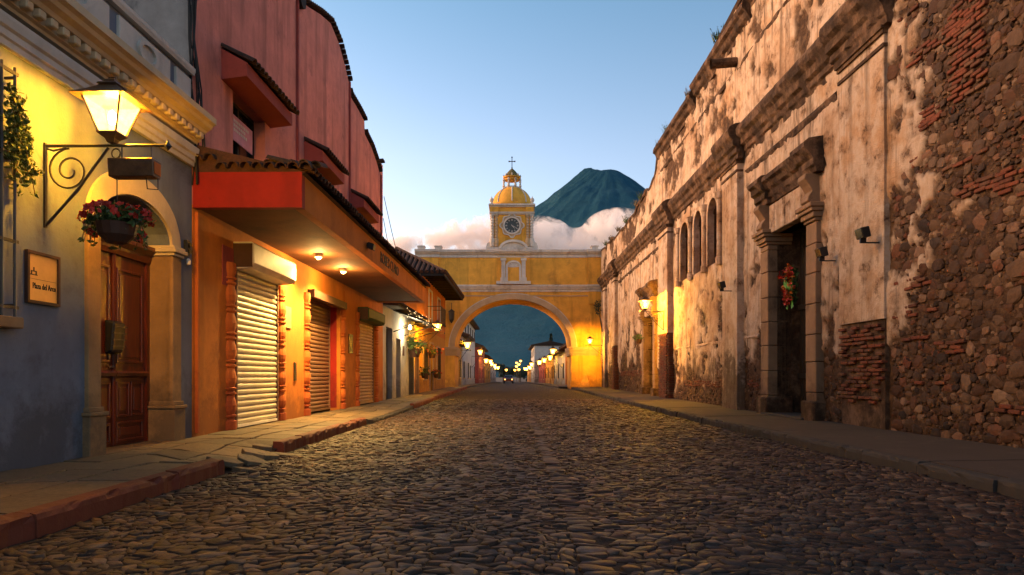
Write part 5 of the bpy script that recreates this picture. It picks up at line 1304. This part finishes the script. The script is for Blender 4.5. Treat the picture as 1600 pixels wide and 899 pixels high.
    def mkb(it, k):
        y, z = it[:2]; x = it[2]+.022 if len(it) > 2 else .016
        return bk, (x+r.normal(0, .006), y, z), (r.normal(0, .03), 0, (math.pi/2 if len(it) > 3 else 0)+r.normal(0, .02)), (1, r.uniform(.85, 1.05), 1)
    emit_(S, 'stone', mks); emit_(B, 'brick', mkb)
    print('stones', len(S), 'bricks', len(B))
def arch_f_np(c, a, spring, rise): return lambda t: spring+rise*np.sqrt(np.clip(1-((t-c)/a)**2, 0, None))
convent()
wall_lantern(FR, 26.3, 3.55, .72, .95, .60, 'lit bracket lantern on the convent wall brick pier', 1150, sgn=-1, pane='far_pane', wall=.28)
wall_lantern(FR, 44.2, 3.05, .95, 1.2, .60, 'lit bracket lantern at the right pier of the arch', 620, sgn=-1, pane='far_pane', wall=.05)
for k, (y, z, d, lab) in enumerate(((12.95, 3.30, .07, 'small black floodlight between the portal and the plain pilaster'), (11.35, 3.33, .12, 'black floodlight on the pilaster nearest the bare rubble'), (18.35, 3.40, .28, 'black floodlight on the pilaster left of the portal'))):
    t = thing('wall_floodlight', lab, 'floodlight', FR, (-d, y, z), 'floodlights on the convent wall')
    MB().tube([(-d+.02, y, z-.06), (-d-.24, y, z-.06), (-d-.26, y, z+.02)], .014, 5).build('arm', M['plastic'], t)
    MB().prism([(-d-.30, z-.0), (-d-.16, z+.03), (-d-.20, z+.20), (-d-.34, z+.17)], lambda p, s: (p[0], s, p[1]), y-.11, y+.11).build('lamp_head', M['plastic'], t, bevel=.012)
    MB().prism([(-d-.305, z+.01), (-d-.30, z+.015), (-d-.335, z+.165), (-d-.345, z+.16)], lambda p, s: (p[0], s, p[1]), y-.10, y+.10).build('lamp_glass', M['glass'], t)
    MB().box(-d-.30, -d-.20, y-.015, y+.015, z-.07, z+.03).build('yoke', M['plastic'], t)
# garland at the gate
t = thing('flower_garland', 'garland of green ribbon with red and orange flowers on the dark gate', 'garland', FR, (.3, 15.3, 3.0))
r_ = np.random.default_rng(3); lm = MB(); p1, p2 = [], []
for k in range(60):
    an = 2*math.pi*k/60; c = (.12, 15.38+.17*math.sin(an)*(1 if math.cos(an) > -.2 else .8), 3.1+.36*math.cos(an)); leaves(lm, c, .09, 10, .045, seed=k)
    for _ in range(2): (p1 if r_.random() < .5 else p2).append((c[0]-.1+r_.normal(0, .04), c[1]+r_.normal(0, .06), c[2]+r_.normal(0, .06)))
lm.build('foliage', M['leaf'], t, fix=False); flowers(MB(), p1, .055, 4).build('red_blooms', M['bloom'], t, fix=False, kind='stuff'); flowers(MB(), p2, .05, 5).build('orange_blooms', M['bloom_orange'], t, fix=False, kind='stuff')
rb = MB()
for s in (-1, 1): rb.add([(.08, 15.35, 3.1), (.02, 15.35+s*.22, 3.28), (.02, 15.35+s*.26, 3.02), (.08, 15.35+s*.05, 3.0), (.05, 15.35+s*.1, 2.55), (.06, 15.35+s*.2, 2.6)], [(0, 1, 2, 3), (0, 3, 4, 5)])
rb.build('ribbon', plain('green_ribbon', (0.07, 0.26, 0.03), 0.5), t, fix=False)
planter(FR, -.62, 29.6, 2.45, .9, 'hanging green planter at the small convent doorway', 41)
MB_ = MB(); leaves(MB_, (0, 0, 0), .45, 300, .05, (.6, .8, 1.3), 50)
t = thing('wall_creeper', 'dark creeper growing where convent wall meets the arch', 'creeper', FR, (-.2, 45.2, 5.3))
b = MB(); b.v = [(v[0]-.35, v[1]+45.2, v[2]+5.6) for v in MB_.v]; b.f = MB_.f; b.build('foliage', M['cypress'], t, fix=False)
MB().tube([(-.05, 45.2, 4.0), (-.2, 45.1, 4.8), (-.35, 45.3, 5.8)], .03, 5).build('stem', M['bark'], t)
# weeds on the wall tops
wd = [(20.2, 11.05, .3), (23.5, 10.75, .22), (26.6, 10.6, .32), (28.2, 10.5, .3), (31.9, 9.4, .35), (33.0, 9.35, .28), (36.2, 9.25, .42), (38.5, 9.3, .25), (43.5, 9.45, .3), (41.2, 9.35, .22), (12.2, 7.78, .3)]
wl_ = ['weed tuft on the upper cornice just past the waterspout', 'small weed tuft midway along the upper cornice', 'weed tuft near the broken end of the upper cornice', 'weed tuft at the very end of the upper cornice', 'weed tuft on the first low stretch of broken wall top', 'thin weed tuft after the first on the low wall top', 'tallest weed tuft on the low broken wall top', 'short weed tuft beyond the tallest on the wall top', 'weed tuft on the wall top close to the arch', 'smallest weed tuft on the far low wall top', 'weed tuft on the main cornice over the plain pilaster']
for k, ((y, z, h), lab) in enumerate(zip(wd, wl_)):
    m = MB(); r_ = np.random.default_rng(200+k)
    for _ in range(46):
        d = r_.normal(0, .35, 2); p = Vector((r_.normal(0, .06)-.05, y+r_.normal(0, .12), z-.05)); q = p+Vector((d[0]*h, d[1]*h, h*r_.uniform(.5, 1.2)))
        s = Vector((r_.normal(0, 1), r_.normal(0, 1), 0))*.014; m.add([p-s, p+s, q], [(0, 1, 2)])
        leaves(m, tuple(p.lerp(q, r_.uniform(.4, 1))), .03, 2, .022, seed=int(r_.integers(99999)))
    m.build('weed_tuft', M['dry_leaf'] if k % 2 else M['leaf'], frame=FR, org=(0, y, z-.05), fix=False, label=lab, cat='weed', group='weeds on the convent wall')

# ------------------------------------------------------------------ the street beyond the arch
def far_house(side, y0, y1, h, mat, label, x=4.9, eave=.6, roof_h=1.4, two=False, gable=False, wins=3, x_in=6.5):
    s = -1 if side == 'L' else 1; z0 = gz((y0+y1)/2)-.6
    t = thing('distant_house', label, 'house', FW, (s*x, y0, z0), 'houses beyond the arch')
    H = z0+.6+h; n = wins; L = (y1-y0)/n; ops = []
    for k in range(n):
        c = y0+(k+.5)*L; w_ = min(.55, L*.28)
        door = k % 2 == 1
        ops.append((c-w_, c+w_, z0+.62 if door else z0+1.4, z0+.6+2.3))
        if two: ops.append((c-w_, c+w_, H-1.9, H-.6))
    w = MB(); strip_wall(w, [y0, y1], H, ops, s*x, s*(x+.3), z0, YZ); w.build('wall', M[mat], t)
    e = MB(); e.box(min(s*(x+.31), s*(x+x_in)), max(s*(x+.31), s*(x+x_in)), y0, y0+.25, z0, H); e.build('end_wall', M[mat], t)
    for i, (p, q, a, b) in enumerate(ops):
        m = MB(); m.box(min(s*(x+.14), s*(x+.18)), max(s*(x+.14), s*(x+.18)), p, q, a, b); o = m.build('door' if a < z0+1 else 'window', M['dark_wood'] if a < z0+1 else M['glass'], t)
        if a > z0+1:
            g_ = MB()
            for kk in range(4): yy = p+.08+kk*(q-p-.16)/3; g_.box(min(s*(x-.08), s*(x-.05)), max(s*(x-.08), s*(x-.05)), yy-.02, yy+.02, a, b)
            g_.build('window_grille', M['iron'], o)
            m = MB(); m.box(min(s*(x-.12), s*(x+.1)), max(s*(x-.12), s*(x+.1)), p-.1, q+.1, a-.12, a-.005); m.build('sill', M['arch_ring'], o)
    r = MB(); r.prof_y([(s*(x-eave), H-.10), (s*(x-eave), H), (s*(x+x_in*.5), H+roof_h), (s*(x+x_in), H), (s*(x+x_in), H-.1)], y0-.15, y1+.1); ro = r.build('roof', M['tile'], t)
    tl = MB(); yy = y0
    while yy < y1:
        tl.tube([(s*(x-eave-.03), yy, H+.03), (s*(x+x_in*.5), yy, H+roof_h+.03)], .09, 5); yy += .30
    tl.build('tile_courses', M['tile'], ro, kind='stuff', fix=False)
    return t
far_house('L', 50.5, 61.0, 3.6, 'ochre', 'yellow house just through the arch on the left', 4.55, two=False)
far_house('L', 61.2, 70.5, 4.6, 'white_wall', 'white house with brown roof second through the arch on the left', 4.45, wins=3)
far_house('L', 70.7, 92.0, 7.4, 'white_wall', 'tall white house with dark roof left of the far street', 5.0, roof_h=1.2, two=True, wins=5)
far_house('L', 92.3, 112.0, 5.2, 'pink_dark', 'reddish house after the tall white one', 4.5, two=False, wins=4)
far_house('L', 112.3, 140.0, 4.6, 'ochre', 'dim ochre house farther down the left row', 4.4, wins=5)
far_house('L', 140.3, 185.0, 4.2, 'white_wall', 'last pale house of the left row', 4.4, wins=6)
far_house('R', 50.5, 66.0, 3.6, 'orange', 'orange house just through the arch on the right', 5.15, wins=4)
far_house('R', 66.2, 84.0, 3.5, 'white_wall', 'white house second through the arch on the right', 5.15, wins=5)
far_house('R', 84.2, 104.0, 3.6, 'ochre', 'ochre house third along the right row', 5.1, wins=5)
far_house('R', 104.2, 128.0, 3.7, 'pink_dark', 'pinkish house farther down the right row', 5.0, wins=5)
far_house('R', 128.3, 150.0, 7.2, 'white_wall', 'white two storey house rising over the right row', 4.2, two=True, wins=4, roof_h=.8)
far_house('R', 150.3, 190.0, 4.0, 'ochre', 'last low house of the right row', 4.3, wins=6)
for s, nm, lb in ((-1, 'far_sidewalk_left', 'left sidewalk beyond the arch'), (1, 'far_sidewalk_right', 'right sidewalk beyond the arch')):
    m = MB()
    for a, b in zip(lin(48.5, 190, 30)[:-1], lin(48.5, 190, 30)[1:]):
        xa, xb = s*3.3, s*5.6; za, zb = gz(a)+.13, gz(b)+.13
        m.add([(xa, a, za), (xb, a, za), (xb, b, zb), (xa, b, zb), (xa, a, za-.3), (xa, b, zb-.3)], [(0, 1, 2, 3), (0, 3, 5, 4)])
    m.build(nm, M['concrete'], frame=FW, kind='structure', label=lb)
t = thing('roof_turret', 'small dark domed turret above the white house roofs', 'turret', FW, (-5.9, 66, 5))
MB().box(-6.5, -5.3, 65.4, 66.6, 4.6, 6.2).build('turret_wall', M['white_wall'], t)
MB().lathe([(.95, 0), (.95, .1), (.85, .45), (.55, .85), (.2, 1.05), (0, 1.2)], (-5.9, 66, 6.2), 14).build('dome', M['tile'], t, smooth=True)
def far_lamp(side, y, z, out, label, s=.6, power=22, x=4.9):
    fr = Frame((-x, 0, gz(y)), 0) if side == 'L' else Frame((x, 0, gz(y)), 0)
    wall_lantern(fr, y, z, out, out+.25, s, label, power, sgn=1 if side == 'L' else -1, scroll=False, pane='far_pane', group='lanterns beyond the arch')
ordL = ['first', 'second', 'third', 'fourth', 'fifth', 'sixth', 'seventh', 'eighth', 'ninth', 'tenth']
for k, (y, z) in enumerate(((55, 3.1), (77, 3.0), (98, 2.9), (114, 2.9), (128, 2.9), (142, 2.9), (158, 2.9), (176, 2.9))):
    far_lamp('L', y, z+random.uniform(-.25, .3), random.uniform(.7, 1.1), ordL[k]+' lit lantern beyond the arch along the left row', .74+.004*y, 300 if k < 4 else 0, 4.55)
for k, (y, z) in enumerate(((70, 2.9), (80, 2.85), (90, 2.8), (100, 2.8), (111, 2.8), (123, 2.7), (136, 2.7), (150, 2.7), (164, 2.7), (180, 2.7))):
    far_lamp('R', y, z+random.uniform(-.25, .35), random.uniform(.6, 1.05), ordL[k]+' lit lantern beyond the arch along the right row', .74+.004*y, 300 if k < 4 else 0, 5.1 if y < 120 else 4.4)
def cypress(x, y, h, label):
    z0 = gz(y)-.5; t = thing('cypress_tree', label, 'tree', FW, (x, y, z0))
    MB().tube([(x, y, z0), (x, y, z0+h*.9)], [.25, .05], 7).build('trunk', M['bark'], t)
    m = MB(); r = np.random.default_rng(int(y))
    for k in range(2600):
        f = r.random()**1.3; rad = (1-f)*h*.17*r.uniform(.3, 1.1)+.05; an = r.uniform(0, 2*math.pi); p = (x+rad*math.cos(an), y+rad*math.sin(an), z0+h*(.08+.92*f)); leaves(m, p, .08, 1, .22, seed=int(r.integers(1e6)))
    m.build('crown', M['cypress'], t, fix=False)
cypress(8.0, 140, 10.5, 'tall dark cypress above the right row roofs')
cypress(5.6, 196, 8.0, 'small dark tree at the end of the right row')
def round_tree(x, y, h, label, sd):
    z0 = gz(y)-.5; t = thing('distant_tree', label, 'tree', FW, (x, y, z0), 'trees closing the far street')
    tk_ = MB().tube([(x, y, z0), (x+.1, y, z0+h*.5), (x+.2, y, z0+h*.75)], [.3, .2, .1], 7)
    for q in range(5): an = q*1.25; tk_.tube([(x+.1, y, z0+h*.45), (x+math.cos(an)*h*.25, y+math.sin(an)*h*.25, z0+h*.75)], [.12, .04], 5)
    tk_.build('trunk', M['bark'], t)
    m = MB(); r = np.random.default_rng(sd)
    for k in range(16): c = (x+r.normal(0, h*.2), y+r.normal(0, h*.2), z0+h*r.uniform(.45, .95)); leaves(m, c, h*.17, 170, .2, seed=sd*100+k)
    m.build('crown', M['cypress'], t, fix=False)
round_tree(-2.8, 220, 6.0, 'leafy dark tree closing the far street at left', 61); round_tree(-.2, 226, 5.0, 'leafy dark tree closing the far street in the middle', 62); round_tree(2.6, 223, 4.6, 'leafy dark tree closing the far street at right', 63)
for k, (x, y, z) in enumerate(((1.3, 196, 4.2), (2.1, 206, 5.0), (.9, 212, 3.4), (1.9, 190, 3.2), (2.7, 214, 6.3), (1.5, 218, 5.8), (-1.7, 202, 3.3))):
    t = thing('lamp_post', ['lit post lamp lowest in the far cluster', 'second lit post lamp of the far cluster', 'lit post lamp farthest toward the car', 'lit post lamp nearest the right row end', 'tallest lit post lamp of the far cluster', 'lit post lamp just under the tallest one', 'lone lit post lamp by the left row end'][k], 'lamp post', FW, (x, y, gz(y)), 'post lamps at the far end of the street')
    MB().tube([(x, y, gz(y)), (x, y, gz(y)+z)], [.07, .04], 6).build('post', M['iron'], t)
    MB().lathe([(.1, 0), (.34, .25), (.34, .5), (.1, .75)], (x, y, gz(y)+z), 8).build('lamp_globe', M['far_pane'], t)
    MB().lathe([(.4, .5), (.1, .85), (0, .95)], (x, y, gz(y)+z+.02), 8).build('lamp_cap', M['iron'], t)
# car far down the street with its lights on
def car(x, y, label):
    z0 = gz(y); t = thing('parked_car', label, 'car', FW, (x, y, z0))
    body = [(0, .35), (0, .75), (.15, .88), (1.1, .98), (1.75, 1.42), (3.1, 1.45), (3.9, 1.0), (4.2, .9), (4.25, .4)]
    m = MB(); m.prism(body, lambda p, s: (x+s*(1 if p[1] < 1.05 else .82), y+p[0], z0+p[1]), -.85, .85); m.build('body', plain('car_paint', (.08, .02, .02), .3, .1, 3, 0), t, bevel=.04)
    MB().prism([(1.22, 1.04), (1.76, 1.40), (1.74, 1.41), (1.19, 1.05)], lambda p, s: (x+s, y+p[0]-.01, z0+p[1]), -.65, .65).build('windscreen', M['glass'], t)
    for sx in (-1, 1):
        MB().lathe([(0, -.03), (.10, -.02), (.11, .02), (0, .03)], (0, 0, 0), 10)
        MB().tube([(x+sx*.6, y+.02, z0+.70), (x+sx*.6, y-.03, z0+.70)], .11, 10).build('headlight', M['head'], t)
        for yy in (.8, 3.4): MB().tube([(x+sx*.62, y+yy, z0+.30), (x+sx*.86, y+yy, z0+.30)], .30, 14).build('wheel', M['plastic'], t)
car(-.6, 118, 'small car with orange lights on far down the street')

# ------------------------------------------------------------------ clouds round the volcano
def cloud(name, blobs, dens, label, seed, tint=(1, .98, .97), thr=.50):
    bm = bmesh.new()
    for (x, y, z, rx, ry, rz) in blobs:
        bmesh.ops.create_icosphere(bm, subdivisions=3, radius=1, matrix=Matrix.Translation((x, y, z)) @ Matrix.Diagonal((rx, ry, rz, 1)))
    me = bpy.data.meshes.new(name); bm.to_mesh(me); bm.free()
    o = bpy.data.objects.new(name, me); COL.objects.link(o)
    rm = o.modifiers.new('join', 'REMESH'); rm.mode = 'VOXEL'; rm.voxel_size = 14
    t = NT(name+'_vapour'); t.n.remove(t.b)
    pv = t.new('VolumePrincipled'); pv.inputs['Color'].default_value = tuple(tint)+(1,); pv.inputs['Anisotropy'].default_value = 0.2
    n = t.noise(0.0105, 9, 0.66, kind='World', dist=0.8)
    # density falls off towards the skin of the bank: nearest blob in normalised distance
    best = None
    for (x, y, z, rx, ry, rz) in blobs:
        mp = t.new('Mapping'); mp.vector_type = 'POINT'
        mp.inputs['Location'].default_value = (-x/rx, -y/ry, -z/rz); mp.inputs['Scale'].default_value = (1/rx, 1/ry, 1/rz)
        t.link(t.new('NewGeometry').outputs['Position'], mp.inputs['Vector'])
        ln = t.new('VectorMath', operation='LENGTH'); t.link(mp.outputs[0], ln.inputs[0]); d = t.math('SUBTRACT', 1.0, ln.outputs['Value'])
        best = d if best is None else t.math('MAXIMUM', best, d)
    f = t.math('ADD', t.math('MULTIPLY', best, 0.75), t.math('MULTIPLY', t.math('SUBTRACT', n, thr), 3.2))
    f = t.math('MULTIPLY', t.math('MINIMUM', t.math('MAXIMUM', f, 0.0), 0.35), dens/0.35)
    t.link(f, pv.inputs['Density']); t.link(pv.outputs[0], t.out.inputs['Volume'])
    me.materials.append(t.m)
    props(o, label, 'cloud', 'clouds round the volcano', 'stuff'); return o
Yc = 3300.0; px = lambda u: (u-800)*Yc/1067; pz = lambda v: 1.05+(588-v)*Yc/1067
cloud('cloud_bank', [(130, 3300, 665, 170, 160, 110), (300, 3320, 600, 200, 170, 120), (520, 3300, 690, 190, 170, 125), (680, 3300, 700, 170, 150, 120), (430, 3300, 540, 420, 170, 110)], 0.028, 'white cloud bank lying across the volcano slope', 1, (1, .98, .97), .53)
cloud('cloud_wisp', [(-180, 3300, 685, 190, 150, 95), (-330, 3320, 650, 190, 150, 80), (-40, 3300, 700, 170, 150, 110), (-520, 3300, 630, 170, 140, 70), (-230, 3300, 590, 330, 150, 70)], 0.026, 'pinkish cloud wisp left of the clock tower', 2, (1, .96, .94), .565)
